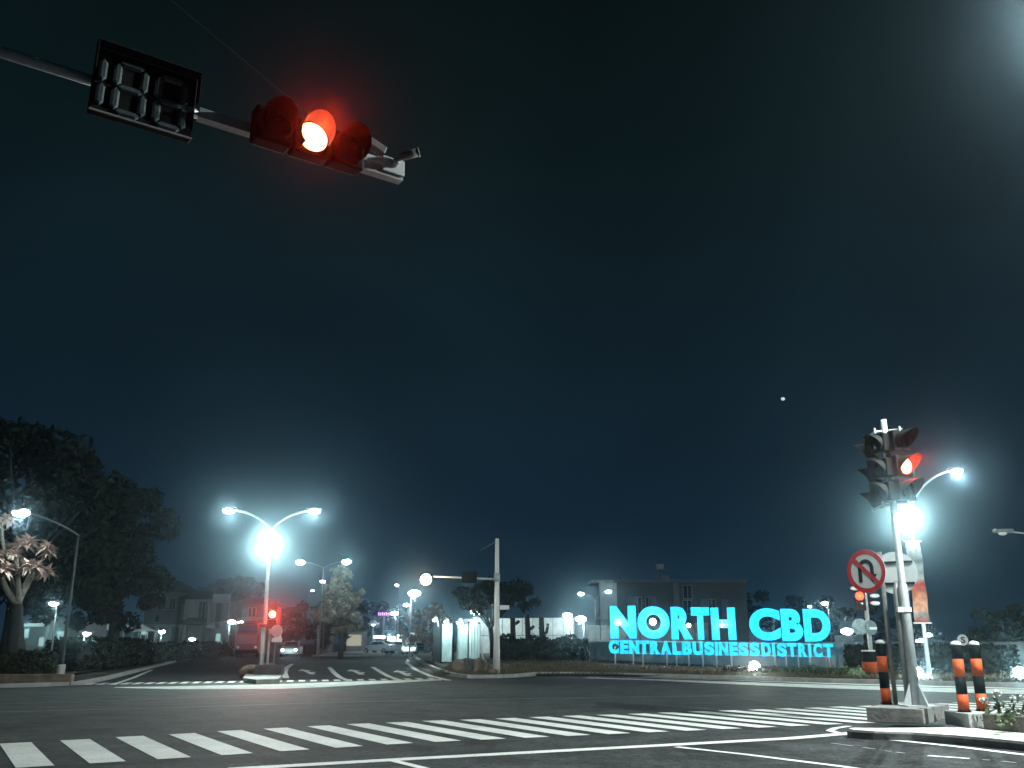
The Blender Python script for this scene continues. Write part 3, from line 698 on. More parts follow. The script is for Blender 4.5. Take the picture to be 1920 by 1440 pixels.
# farther lamps
def lamp(px, py, Y, label, inten, r, basey=0.0, arm=None, twin=None, em=None, col=CW, m=None, pr=.05):
    hd = at(px, py, Y)
    if arm is None: b0 = Vector((hd.x + .5, Y, basey)); t0 = Vector((hd.x + .5, Y, hd.z - .35))
    else: x_ = at(arm, py, Y).x; b0 = Vector((x_, Y, basey)); t0 = Vector((x_, Y, hd.z - .5))
    hs = [hd] + ([at(twin[0], twin[1], Y)] if twin else [])
    return street_lamp(b0, t0, hs, label, True, inten * .6, r, col, em, pr, m or M_DIM)
lamp(565, 1054, 80, 'twin street lamp far up the left road behind the island lamp', 46, .32, arm=607, twin=(648, 1053))
lamp(606, 1090, 118, 'small far street lamp left of the pale conical tree top', 10, .26, arm=612)
lamp(585, 1107, 150, 'smallest far street lamp above the distant cars', 5, .2, arm=580)
lamp(745, 1097, 135, 'small far street lamp above the purple sign', 8, .22, arm=749)
lamp(775, 1112, 78, 'bright round street lamp left of the earth corner', 70, .42, arm=771)
lamp(763, 1134, 120, 'far street lamp just below the bright round one', 14, .3, arm=768)
lamp(741, 1150, 130, 'globe lamp next to the purple sign', 16, .42, arm=742)
lamp(1091, 1113, 84, 'thin twin street lamp in front of the dim building', 34, .22, arm=1115, twin=(1139, 1109), basey=.6)
lamp(926, 1125, 66, 'small lamp against the far mast pole', 10, .2, arm=922, basey=.5)
lamp(895, 1147, 72, 'bright lamp above the metal hoarding', 45, .36, arm=900, basey=.4)
lamp(1091, 1160, 68, 'bright globe lamp right of the white wall end', 40, .32, arm=1094, basey=.5)
lamp(1066, 1153, 70, 'bright lamp on the top of the white panel fence end', 30, .28, arm=1069, basey=.5)
lamp(1548, 1131, 95, 'lamp above the right end of the blue letters', 18, .28, arm=1552, basey=.3)
lamp(1519, 1137, 112, 'little lamp above the last letter D', 6, .2, arm=1522, basey=.3)
lamp(1590, 1183, 64, 'bright lamp right of the blue sign above a pale crate', 40, .32, arm=1593, basey=.2)
lamp(1727, 1202, 82, 'lower of two small lamps behind the banner pole', 12, .3, arm=1729)
lamp(1739, 1190, 90, 'upper of two small lamps behind the banner pole', 8, .26, arm=1736)
lamp(433, 1166, 92, 'left one of two round lamps left of the bus roof', 16, .3, arm=431)
lamp(453, 1168, 94, 'right one of two round lamps, just above the bus roof', 16, .3, arm=455)
lamp(104, 1131, 44.5, 'white lamp in front of the dark tree at left', 8, .17, arm=108)
lamp(304, 1184, 88, 'small low lamp before the left houses', 6, .24, arm=303)
lamp(160, 1187, 47, 'small white lamp right of the lit shop', 4, .15, arm=158)
lamp(359, 1198, 84, 'lowest small lamp before the gabled porch', 5, .22, arm=357)

# banner on the right lamp
bn = thing('banner', 'tall red and grey vertical banner hung on the floodlit lamp pole', 'banner', Vector((br_.x - .5, Yr - .1, 4)))
Yb = Yr - .12
q = [at(1698, 1016, Yb), at(1728, 1013, Yb), at(1741, 1166, Yb), at(1716, 1167, Yb)]
xL = (q[0].x + q[3].x) / 2; xR = (q[1].x + q[2].x) / 2; zT = q[0].z; zB = q[3].z
bm_, t, bs = _base('banner_print')
co = t.nodes.new('ShaderNodeTexCoord'); sx = t.nodes.new('ShaderNodeSeparateXYZ'); t.links.new(co.outputs['Generated'], sx.inputs[0])
rr = t.nodes.new('ShaderNodeValToRGB'); t.links.new(sx.outputs['Z'], rr.inputs[0])
for pos, c in ((0, (.50, .05, .04)), (.10, (.62, .07, .05)), (.14, (.80, .36, .24)), (.33, (.80, .30, .18)), (.47, (.72, .06, .04)), (.55, (.50, .52, .50)), (.68, (.45, .47, .46)), (.75, (.16, .19, .19)), (1.0, (.30, .33, .33))):
    if pos in (0, 1.0): el = rr.color_ramp.elements[0 if pos == 0 else 1]; el.color = (*c, 1)
    else: el = rr.color_ramp.elements.new(pos); el.color = (*c, 1)
nn_ = t.nodes.new('ShaderNodeTexNoise'); nn_.inputs['Scale'].default_value = 3.5; nn_.inputs['Detail'].default_value = 6; t.links.new(co.outputs['Object'], nn_.inputs['Vector'])
r5 = t.nodes.new('ShaderNodeValToRGB'); t.links.new(nn_.outputs['Fac'], r5.inputs[0]); r5.color_ramp.elements[0].position = .38; r5.color_ramp.elements[0].color = (.55, .55, .55, 1); r5.color_ramp.elements[1].position = .6; r5.color_ramp.elements[1].color = (1.1, 1.1, 1.1, 1)
xm = t.nodes.new('ShaderNodeMix'); xm.data_type = 'RGBA'; xm.blend_type = 'MULTIPLY'; xm.inputs['Factor'].default_value = .8
t.links.new(rr.outputs[0], xm.inputs['A']); t.links.new(r5.outputs[0], xm.inputs['B']); t.links.new(xm.outputs['Result'], bs.inputs['Base Color']); bs.inputs['Roughness'].default_value = .7
b = MB(); n = 16
for i in range(n + 1):
    z = zB + (zT - zB) * i / n; wv = .05 * math.sin(i * .9)
    for th_ in (0, .012): b.v += [(xL, Yb + wv + th_, z), ((xL + xR) / 2, Yb + wv - .05 + th_, z), (xR, Yb + wv + .02 + th_, z)]
for i in range(n):
    o = i * 6
    for k_ in (0, 1): b.f.append((o + k_, o + k_ + 1, o + k_ + 7, o + k_ + 6)); b.f.append((o + 3 + k_, o + 9 + k_, o + 10 + k_, o + 4 + k_))
b.build('cloth', bm_, bn, True)
b = MB()
for z in (zT + .02, zB - .02): b.tube([(xL - .08, Yb, z), (xR + .06, Yb, z)], .03, 8); b.tube([(xR, Yb, z), (br_.x, Yr, z)], .02, 6)
b.build('banner_rod', M_WHITE, bn)

# ------------------------------------------------------------------ far island with its signal
isl = [G(455, 1279), G(462, 1268), G(478, 1258), G(492, 1248), G(512, 1247), G(526, 1258), G(530, 1272), G(522, 1281), G(480, 1283)]
b = MB(); b.slab([(p.x, p.y) for p in isl], -.01, .16); struct(b.build('far_island', M_CONC), 'small kerbed traffic island on the far road')
b = MB(); pz = D(500, 1272, 39.5); b.bbox((pz.x, 39.9, .34), ((1, 0, 0), (0, 1, 0), (0, 0, 1)), (.55, .3, .20), .03)
tag(b.build('dark_block', M_DARKC), 'dark kerbside block on the nose of the far traffic island', 'block')
b = MB(); p = D(470, 1268, 40.6); b.ball((p.x, 40.7, .2), .5, 12, 8, (1.1, 1.0, .7)); tag(b.build('boulder', M_STONE, smooth=True), 'rounded stone on the left of the far traffic island', 'stone')
sgp = at(500, 1262, 40.6); sgp.z = .16
sg = thing('traffic_light', 'far traffic light glowing red on the traffic island with a round sign', 'traffic light', sgp)
MB().tube([sgp, (sgp.x, sgp.y, at(508, 1130, 40.6).z)], .055, 12).build('pole', M_POLE, sg, True)
hc = at(510, 1152, 40.3)
signal_head(sg, [Vector((hc.x + .04, 40.2, hc.z + d_)) for d_ in (.40, .0, -.40)], Vector((.25, -.97, 0)), Z, .15, .24, .19, 1, E_RED, 8, beam=100, cone=44)
def round_sign(t, c, R, f, m, name='sign_plate', label=None):
    f = Vector(f).normalized(); b = MB(); b.tube([c, c + f * .02], R, 28); return b.build(name, m, t, label=label)
round_sign(sg, at(519, 1183, 40.2), .25, (.1, -1, 0), mat('pink_lit_white', (.62, .45, .45), .5, var=.1), label='pale round sign')  # pink light on the sign is put into its base colour
b = MB(); c = at(514, 1200, 40.3); b.bbox(c + Vector((.12, 0, 0)), ((1, 0, 0), (0, 1, 0), Z), (.22, .02, .09), .005); b.build('name_plate', M_SIGNW, sg)
wp = at(488, 1258, 40.9); wp.z = .16
t = thing('marker_post', 'stout white marker post left of the red island signal', 'post', wp)
MB().tube([wp, wp + Z * .8, wp + Z * .82, wp + Z * 1.9], [.05, .05, .085, .085], 14).build('post', M_WHITE, t, True)
MB().bbox(wp + Z * 1.98, ((1, 0, 0), (0, 1, 0), Z), (.16, .1, .07), .02).build('cap', M_BLACK, t)
tp = at(512, 1262, 40.5); tp.z = .16
t = thing('marker_post', 'thin dark marker post right of the red island signal', 'post', tp)
MB().tube([tp, tp + Z * 1.35], .03, 10).build('post', M_DIM, t, True)
MB().bbox(tp + Z * 1.5 + Vector((.1, -.02, 0)), ((1, 0, 0), (0, 1, 0), Z), (.15, .03, .12), .01).build('plate', M_SIGNW, t)
# distant signal right of the blue sign
p = at(1637, 1262, 44); p.z = .15
sg = thing('traffic_light', 'far signal post behind the no U-turn sign with a dim red light', 'traffic light', p)
MB().tube([p, (p.x, p.y, at(1626, 1098, 44).z)], .10, 12).build('pole', M_POLE, sg, True)
hc = at(1609, 1118, 44)
signal_head(sg, [Vector((hc.x, 43.8, hc.z + d_)) for d_ in (.42, .0, -.42)], Vector((-.35, -.94, 0)), Z, .2, .3, .24, 1, E_REDDIM, 3)
round_sign(sg, at(1613, 1175, 43.7), .36, (-.5, -.86, 0), mat('sign_pale_blue', (.45, .58, .60), .4, var=.5, scale=4))
round_sign(sg, at(1633, 1177, 43.6), .33, (.3, -.95, 0), mat('sign_back_grey', (.16, .21, .23), .5, var=.2))
b = MB(); c = at(1637, 1178, 43.5); b.obox(c, ((1, 0, 0), (0, 1, 0), Z), (.17, .01, .06)); b.build('sign_bar', M_SIGNW, sg)
b = MB()
for (x, y) in ((1603, 1103), (1640, 1117), (1641, 1131)): c = at(x, y, 43.6); b.ball(c, .18, 10, 6, (1.3, .5, .55))
b.build('reflector', M_WHITE, sg)
p = at(1632, 1262, 42.6); p.z = .15
t = thing('bollard', 'far orange banded bollard with reflectors at the foot of the distant signal', 'bollard', p)
MB().tube([p, p + Z * .45], .32, 16).build('band', M_ORANGE, t, True)
MB().tube([p + Z * .45, p + Z * .9], .29, 16).build('band', M_BOLK, t, True)
b = MB(); b.tube([p + Z * .9, p + Z * .96], .3, 16); b.build('cap', M_WHITE, t, True)

# far mast arm pole in the middle
Ym = 44.0
mp = at(931, 1264, Ym); mp.z = vh(mp.x, Ym) - .05
fm = thing('traffic_light', 'white mast pole in the middle with a long arm ending in a warm light', 'traffic light', mp)
mt = Vector((mp.x, Ym, at(936, 1010, Ym).z))
MB().tube([mp, mp + (mt - mp) * .35, mt], [.17, .13, .09], 16).build('pole', M_WHITE, fm, True)
a0 = Vector((mp.x, Ym, at(934, 1086, Ym).z)); a1 = at(812, 1081, Ym)
MB().tube([a0, a1], [.06, .045], 10).build('arm', M_GALV, fm, True)
MB().tube([a0 - Z * .12, a0 + Z * .28], .15, 14).build('collar', M_GALV, fm, True)
c = at(880, 1083, Ym - .15); MB().bbox(c, ((1, 0, 0), (0, 1, 0), Z), (.36, .12, .27), .03).build('timer_box', M_BLACK, fm)
c = at(799, 1087, Ym); hb = MB(); hb.bbox(c, ((1, 0, 0), (0, 1, 0), Z), (.28, .13, .28), .04); h = hb.build('signal_head', M_BLACK, fm)
b = MB(); b.ball(c - Vector((0, .16, 0)), .27, 14, 9, (1, .5, 1)); b.build('lens', emit('amber_glow', (1.0, .75, .42), 12), h, True, 'lit warm lens')
light(fm, c - Vector((0, .55, 0)), 8, (1, .72, .42), .1)
MB().tube([mt - Z * .1, at(900, 1032, Ym)], .012, 5).build('stay_wire', M_DIM, fm)
b = MB(); b.bbox(at(946, 1139, Ym - .1), ((1, 0, 0), (0, 1, 0), Z), (.22, .05, .1), .02); b.tube([at(946, 1139, Ym - .1), (mp.x, Ym, at(936, 1141, Ym).z)], .02, 6); b.build('side_sign', M_WHITE, fm)

# ------------------------------------------------------------------ the blue letter sign
SL = Vector((D(1142, 1200, 55.0).x, 55.0, 0)); SR = Vector((D(1563, 1200, 51.0).x, 51.0, 0))
sdir = (SR - SL).normalized(); sn = Vector((sdir.y, -sdir.x, 0))
def onsign(px, py):
    r_ = ray(px, py); A = SL; o = Vector((0, 0, CAMH)); t_ = (A - o).dot(sn) / r_.dot(sn); p = o + r_ * t_
    return (p - A).dot(sdir), p.z
sign = thing('letter_sign', 'large glowing blue letters NORTH CBD over CENTRAL BUSINESS DISTRICT on thin legs', 'sign', SL)
def glyph(ch, off):
    cu = bpy.data.curves.new('glyph', 'FONT'); cu.body = ch; cu.size = 1; cu.offset = off; cu.extrude = .5; cu.resolution_u = 6
    ob = bpy.data.objects.new('glyph', cu); COL.objects.link(ob)
    dg = bpy.context.evaluated_depsgraph_get(); me = bpy.data.meshes.new_from_object(ob.evaluated_get(dg))
    vs = np.array([v.co[:] for v in me.vertices]); fs = [tuple(p.vertices) for p in me.polygons]
    bpy.data.objects.remove(ob); bpy.data.curves.remove(cu); bpy.data.meshes.remove(me)
    return vs, fs
GC = {}
def letter(ch, x0, x1, y0, y1, m, off, depth, name):
    k_ = (ch, off)
    if k_ not in GC: GC[k_] = glyph(ch, off)
    vs, fs = GC[k_]; lo = vs.min(0); hi = vs.max(0)
    xm_ = (x0 + x1) / 2
    s0 = onsign(x0, (y0 + y1) / 2)[0]; s1 = onsign(x1, (y0 + y1) / 2)[0]; z1 = onsign(xm_, y0)[1]; z0 = onsign(xm_, y1)[1]
    b = MB(); out = []
    for v in vs:
        a = s0 + (s1 - s0) * (v[0] - lo[0]) / (hi[0] - lo[0]); z = z0 + (z1 - z0) * (v[1] - lo[1]) / (hi[1] - lo[1])
        out.append(SL + sdir * a + Z * z + sn * (v[2] * depth))
    b.add(out, fs); return b.build(name, m, sign)
for ch, x0, x1 in (('N', 1145, 1192), ('O', 1196, 1255), ('R', 1259, 1297), ('T', 1297, 1330), ('H', 1334, 1379), ('C', 1405, 1463), ('B', 1465, 1505), ('D', 1507, 1557)):
    t = (x0 - 1145) / 410
    letter(ch, x0, x1, 1136 + 7 * t, 1197 + 6.5 * t, E_CYAN, (.058 if ch not in 'N' else .064), .28, 'big_letter')
low = [('C', 1142, 1160), ('E', 1163, 1178), ('N', 1180, 1198), ('T', 1199, 1217), ('R', 1219, 1237), ('A', 1239, 1258), ('L', 1261, 1277), ('B', 1279, 1297), ('U', 1299, 1318), ('S', 1321, 1339), ('I', 1341, 1346), ('N', 1348, 1365),
       ('E', 1368, 1383), ('S', 1385, 1403), ('S', 1406, 1424), ('D', 1428, 1445), ('I', 1448, 1453), ('S', 1457, 1475), ('T', 1476, 1494), ('R', 1497, 1513), ('I', 1516, 1521), ('C', 1525, 1542), ('T', 1544, 1563)]
for ch, x0, x1 in low:
    t = (x0 - 1142) / 420
    letter(ch, x0, x1, 1200 + 7 * t, 1225.5 + 7.5 * t, E_CYAN2, .058, .16, 'small_letter')
M_FRAME = mat('sign_frame', (.55, .57, .58), .5, .1, var=.15)
b = MB()
for f_ in (.04, .5):
    pa = [onsign(1143 + 419 * i / 8, (1201.5 if f_ == .04 else 1224) + 7.3 * i / 8) for i in range(9)]
    b.tube([SL + sdir * a + Z * z - sn * .10 for a, z in pa], .035, 6)
b.build('frame_rail', M_FRAME, sign)
for px in (1153, 1187, 1205, 1250, 1268, 1291, 1317, 1343, 1371, 1453, 1473, 1495, 1518, 1549, 1555):
    t = (px - 1142) / 420; a, zt_ = onsign(px, 1224 + 7 * t); p = SL + sdir * a - sn * .02
    gz = vh(p.x, p.y) - .05
    if px in (1495, 1549): p = p - sn * .9
    b = MB(); b.tube([(p.x, p.y, gz), (p.x, p.y, zt_ + .35)], .045, 8); b.build('leg', M_FRAME, sign, True)
b = MB()
for px in (1187, 1250, 1317, 1371, 1453, 1518):
    a, z_ = onsign(px, 1200); p = SL + sdir * a - sn * .15; b.tube([(p.x, p.y, z_ - .3), (p.x, p.y, z_ + 1.3)], .03, 6)
b.build('back_strut', M_DIM, sign)
for i, (px, py, r_) in enumerate(((1161, 1167, .15), (1226, 1166, .19), (1293, 1173, .11), (1355, 1172, .10))):
    a, z_ = onsign(px, py); c = SL + sdir * a + Z * z_ + sn * .34
    t = thing('spotlight', ('white spotlight on the diagonal of the big letter N', 'white spotlight inside the big letter O', 'small white spotlight at the leg of the big letter R', 'small white spotlight on the crossbar of the big letter H')[i], 'spotlight', c, 'small spotlights on the blue letters')
    MB().ball(c, r_, 12, 8).build('lamp_glass', E_WARM, t, True)
    MB().tube([c - sn * .02, c - sn * .50], .03, 6).build('bracket', M_DIM, t)
    light(t, c + sn * (r_ + .15), 5 if r_ > .15 else 3, (1, .93, .95), .05)
# ground floodlights
for px, py, Y, r_, it, lb in ((1415, 1250, 46.5, .26, 60, 'warm floodlight on the ground under the gap in the blue sign'), (1722, 1260, 39.2, .18, 45, 'white floodlight on the ground right of the tall signal pole'), (1912, 1261, 40, .24, 45, 'white floodlight in a box at the right picture edge')):
    c = at(px, py, Y); t = thing('floodlight', lb, 'floodlight', c, 'floodlights standing on the verge')
    bk = MB(); bk.bbox(c + Vector((0, .2, -.05)), ((1, 0, 0), (0, 1, 0), Z), (r_ * 1.1, .12, r_ * 1.0), .03); bk.build('housing', M_DARKC, t)
    MB().ball(c, r_, 14, 9, (1, .6, 1)).build('lamp_glass', E_WARM if px == 1415 else E_LAMP, t, True)
    g0 = vh(c.x, c.y) - .05
    b = MB(); b.obox((c.x, c.y + .2, g0 + .06), ((1, 0, 0), (0, 1, 0), Z), (r_ * 1.6, .25, .06))
    for s_ in (-1, 1): b.obox((c.x + s_ * r_ * 1.2, c.y + .2, (g0 + c.z) / 2), ((1, 0, 0), (0, 1, 0), Z), (.02, .04, max(.05, (c.z - g0) / 2)))
    b.build('stand', M_DIM, t)
    light(t, c - Vector((0, r_ + .2, -.02)), it, CWARM if px == 1415 else CG, .08)

# ------------------------------------------------------------------ plants
def clump_pts(c, rad, n, r, sq=(1, 1, 1), k=30, fill=.55):
    cc = []
    while len(cc) < k:
        v = r.normal(size=3); v /= np.linalg.norm(v); cc.append(v * r.uniform(.25, .95) ** .6)
    cc = np.array(cc) * rad * np.array(sq); which = r.randint(0, k, n)
    d = r.normal(size=(n, 3)); d /= np.linalg.norm(d, axis=1)[:, None]
    cr = rad * r.uniform(.16, .34, k)[which][:, None]
    p = cc[which] + d * cr * (r.uniform(fill, 1, n)[:, None]) * np.array([1, 1, .75])
    nn = d + r.normal(size=(n, 3)) * .5; nn /= np.linalg.norm(nn, axis=1)[:, None]
    return p + np.array(c), nn, cc + np.array(c)
def tree(base, crowns, label, leaf, n, size, seed, group=None, cat='tree', trunk_r=.2, bark=None, name='tree', k=30):
    t = thing(name, label, cat, base, group); r = np.random.RandomState(seed); b = MB(); tb_ = MB(); base = Vector(base)
    c0 = Vector(crowns[0][0]); fork = base + (c0 - base) * .5; fork.x = base.x + (c0.x - base.x) * .3
    tb_.tube([base, base + (fork - base) * .5 + Vector((.05, 0, 0)), fork], [trunk_r * 1.3, trunk_r, trunk_r * .8], 9)
    for (c, rad, sq) in crowns:
        p, nn, cc = clump_pts(c, rad, int(n * rad ** 2 / sum(q[1] ** 2 for q in crowns)), r, sq, k)
        b.leaves(p, nn, size, 1.7, seed + 1)
        for q in cc[:max(4, k // 4)]:
            q = Vector(q); tb_.tube(bez(fork - Vector((0, 0, .1)), fork + (q - fork) * .4 + Z * rad * .12, q, 6), [trunk_r * .5, trunk_r * .4, trunk_r * .3, trunk_r * .2, trunk_r * .13, trunk_r * .06], 6)
    tb_.build('trunk', bark or M_BARK, t, True); b.build('crown', leaf, t)
    return t
def V3(px, py, Y): return D(px, py, Y)
def ground_pt(px, Y, z=.0): p = D(px, 1200, Y); return Vector((p.x, Y, z))
tree(ground_pt(20, 50), [(V3(40, 935, 50), 4.4, (1.15, 1, 1.0)), (V3(95, 1080, 49), 3.0, (1.3, 1, .8)), (V3(-60, 1010, 49), 3.6, (1, 1, 1)), (V3(150, 975, 51), 3.2, (1.1, 1, 1.05))], 'huge dark tree towering at the left edge', L_DARK, 15000, .30, 11, trunk_r=.4, k=46)
tree(ground_pt(212, 53), [(V3(228, 985, 53), 2.9, (1.05, 1, 1.05)), (V3(205, 1110, 52.5), 2.7, (1.3, 1, .8))], 'dark tree right of the huge one, before the houses', L_DARK, 9500, .27, 12, trunk_r=.3, k=36)
# frangipani: bare grey forks ending in rosettes
fb = ground_pt(38, 36, .3); fb.x = D(38, 1215, 36).x
ft = thing('frangipani_tree', 'frangipani with bare grey forks and pinkish leaf rosettes at the left edge', 'tree', fb)
r = np.random.RandomState(5); tb2 = MB(); tbm = MB(); cb_ = MB()
f0 = V3(34, 1132, 36); tbm.tube(bez(fb, (fb + f0) / 2 + Vector((-.15, 0, 0)), f0, 7), [.44, .38, .34, .30, .27, .22, .17], 10)
def rosette(c, s, n=30, seed=0):
    rr_ = np.random.RandomState(seed); c = Vector(c)
    for i in range(n):
        a = rr_.uniform(0, 6.28); el = rr_.uniform(-.5, .9); d = Vector((math.cos(a) * math.cos(el), math.sin(a) * math.cos(el), math.sin(el))); sd_ = d.cross(Z)
        sd_ = sd_.normalized() if sd_.length > .01 else Vector((1, 0, 0)); L_ = s * rr_.uniform(.7, 1.25); w_ = L_ * .15; up_ = sd_.cross(d)
        pts = [c, c + d * L_ * .35 + sd_ * w_ + up_ * L_ * .06, c + d * L_ - up_ * -L_ * .0 - Z * L_ * .22, c + d * L_ * .35 - sd_ * w_ + up_ * L_ * .06, c + d * L_ * .6 - Z * L_ * .05]
        cb_.add(pts, [(0, 1, 4, 3), (1, 2, 4), (4, 2, 3)])
for i, (via, end, r0, s) in enumerate((((36, 1080), (27, 1018), .10, .55), ((52, 1085), (66, 1055), .10, .52), ((6, 1110), (2, 1068), .12, .5), ((62, 1080), (88, 1032), .06, .35), ((-6, 1000), (6, 974), .07, .42), ((20, 1100), (12, 1040), .07, .4), ((-20, 1080), (-30, 1030), .08, .5))):
    v = V3(*via, 36 + r.uniform(-.8, .8)); e_ = V3(*end, 36 + r.uniform(-1, 1))
    tb2.tube(bez(f0, v, e_, 8), [r0 * 1.3, r0 * 1.2, r0 * 1.1, r0, r0 * .9, r0 * .8, r0 * .7, r0 * .55], 8)
    for q in range(3): rosette(e_ + Vector(r.normal(size=3)) * s * .45, s * 1.15, 44, i * 5 + q)
tbm.build('trunk', mat('shaded_bark', (.028, .026, .024), .9, scale=8, var=.4, bump=.8), ft, True); tb2.build('branch', M_LITBARK, ft, True); cb_.build('crown', L_PINK, ft)  # trunk colour carries its shade, branch colour the light on it
# hedges
def hedge(p, q, w, z0, z1, label, leaf, n, size, seed, cat='hedge', lump=.08):
    p = Vector((p[0], p[1], 0)); q = Vector((q[0], q[1], 0)); d = (q - p); L_ = d.length; d.normalize(); s_ = Vector((-d.y, d.x, 0)); r = np.random.RandomState(seed)
    t = thing('hedge', label, cat, (p + q) / 2 + Z * z0); b = MB()
    b.obox((p + q) / 2 + Z * (z0 + z1) / 2, (d, s_, Z), (L_ / 2 - .08, w / 2 - .08, (z1 - z0) / 2 - .06)); b.build('branches', M_BARK, t)
    pts = []; nn = []
    for i in range(n):
        f = r.randint(0, 4); a = r.uniform(-L_ / 2, L_ / 2); u_ = r.uniform(-w / 2, w / 2); z = r.uniform(z0, z1)
        bump_ = lump * math.sin(a * 3.1 + seed) + lump * .6 * math.sin(a * 7.3)
        if f == 0: u_ = w / 2; nv = s_
        elif f == 1: u_ = -w / 2; nv = -s_
        elif f == 2: z = z1 + bump_; nv = Z
        else:
            a = L_ / 2 * r.choice((-1, 1)); nv = d * (1 if a > 0 else -1)
        if f != 2: z = min(z, z1 + bump_)
        v = (p + q) / 2 + d * a + s_ * u_ + Z * z + Vector(r.normal(size=3)) * .045
        v.z = max(v.z, z0); pts.append(v[:]); nn.append((nv + Vector(r.normal(size=3)) * .5).normalized()[:])
    b = MB(); b.leaves(np.array(pts), np.array(nn), size, 1.5, seed); b.build('foliage', leaf, t)
    return t
h0_ = D(-60, 1258, 34); h1_ = D(97, 1257, 34.6)
hedge(h0_, h1_, 1.2, .25, D(50, 1227, 34.3).z, 'clipped box hedge below the frangipani at the left edge', leafmat('leaf_hedge', (.016, .019, .010), (.042, .042, .022)), 3200, .10, 31)
tag(MB().bbox((h0_ + h1_) / 2 * 1 + Vector((0, -.75, -((h0_ + h1_) / 2).z + .2)), ((1, .03, 0), (0, 1, 0), Z), (2.6, .12, .18), .02).build('retaining_wall', M_STONE), 'low stone edging wall under the clipped hedge', 'wall')
b = MB(); c = D(107, 1268, 37.4); b.bbox((c.x, 37.2, .33), ((1, 0, 0), (0, 1, 0), Z), (.28, .25, .28), .03); tag(b.build('utility_box', M_CONC), 'small grey kerbside box at the end of the left hedge', 'box')
hedge(D(110, 1262, 45.5), D(250, 1245, 60), 1.6, .1, 1.55, 'long dark hedge running back beside the left road', L_DARK, 3600, .16, 32)
hedge(D(262, 1245, 62), D(420, 1228, 92), 1.6, .1, 1.3, 'far dark hedge before the left houses', L_DARK, 2200, .2, 33)
hedge(D(938, 1215, 61), D(1098, 1218, 60), 2.4, .2, 1.62, 'dark hedge in front of the white wall left of the sign', L_DARK, 3800, .16, 34, lump=.16)
hedge(D(1480, 1262, 44.5), D(1605, 1262, 41), .9, .03, .30, 'low lit green shrub strip under the right end of the sign', leafmat('leaf_fresh', (.07, .11, .06), (.16, .21, .12)), 1500, .1, 35, cat='shrub')
hedge(D(1600, 1250, 52), D(1895, 1250, 44), 1.2, .15, 1.25, 'long dark hedge behind the tall signal pole', L_DARK, 3600, .15, 36)
hedge(D(1360, 1260, 46), D(1478, 1262, 45), .7, .03, .20, 'thin low shrub strip beside the warm floodlight', L_DARK, 800, .1, 37, cat='shrub')
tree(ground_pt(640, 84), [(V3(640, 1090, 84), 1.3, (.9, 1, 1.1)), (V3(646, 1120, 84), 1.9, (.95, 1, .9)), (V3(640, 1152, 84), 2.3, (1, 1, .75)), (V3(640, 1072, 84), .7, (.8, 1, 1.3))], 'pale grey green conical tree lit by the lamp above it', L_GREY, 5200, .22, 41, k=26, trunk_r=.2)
tree(ground_pt(925, 62, .4), [(V3(905, 1118, 62), 1.6, (1.35, 1, .7)), (V3(955, 1120, 62), 1.5, (1.5, 1, .6)), (V3(885, 1125, 61), 1.0, (1, 1, .8))], 'flat topped dark tree behind the white mast pole', L_DARK, 4200, .24, 42, k=24, trunk_r=.18)
tree(ground_pt(812, 66, .1), [(V3(812, 1156, 66), 1.05, (1.3, 1, .8)), (V3(800, 1185, 66), 1.2, (1.1, 1, 1))], 'russet shrub tree left of the metal hoarding', L_RED, 2400, .17, 43, k=18, trunk_r=.1)
tree(ground_pt(1886, 70), [(V3(1895, 1180, 70), 2.3, (1.3, 1, .9)), (V3(1850, 1195, 71), 1.6, (1, 1, .8))], 'dim tree low at the right picture edge', L_MID, 3000, .25, 44, k=22, trunk_r=.18)
tree(ground_pt(560, 120), [(V3(548, 1165, 120), 3.6, (1.5, 1, .7)), (V3(600, 1170, 122), 3.2, (1.3, 1, .8))], 'far dark tree behind the red signal', L_DARK, 3000, .45, 45, k=22)
tree(ground_pt(700, 160), [(V3(690, 1160, 160), 5.0, (1.5, 1, .8)), (V3(735, 1172, 162), 4.2, (1.4, 1, .7))], 'farthest dark tree beyond the purple sign', L_DARK, 3000, .6, 46, k=22)
tree(ground_pt(800, 110), [(V3(800, 1170, 110), 3.2, (1.2, 1, .9))], 'far reddish tree behind the russet shrub', L_RED, 1800, .4, 47, k=18)
tree(ground_pt(1450, 130), [(V3(1450, 1150, 130), 5, (1.4, 1, .7)), (V3(1560, 1165, 132), 4.6, (1.6, 1, .7))], 'far dark trees mass behind the letters CBD', L_DARK, 3000, .5, 48, k=22)
tree(ground_pt(1690, 120), [(V3(1690, 1185, 120), 3.2, (2.0, 1, .6))], 'far dark tree behind the tall signal pole', L_DARK, 1800, .45, 49, k=18)
tree(ground_pt(430, 145), [(V3(405, 1118, 145), 3.2, (1.2, 1, .8)), (V3(452, 1110, 145), 3.6, (1.3, 1, .7))], 'dark tree crown behind the left houses', L_DARK, 2200, .5, 50, k=18)
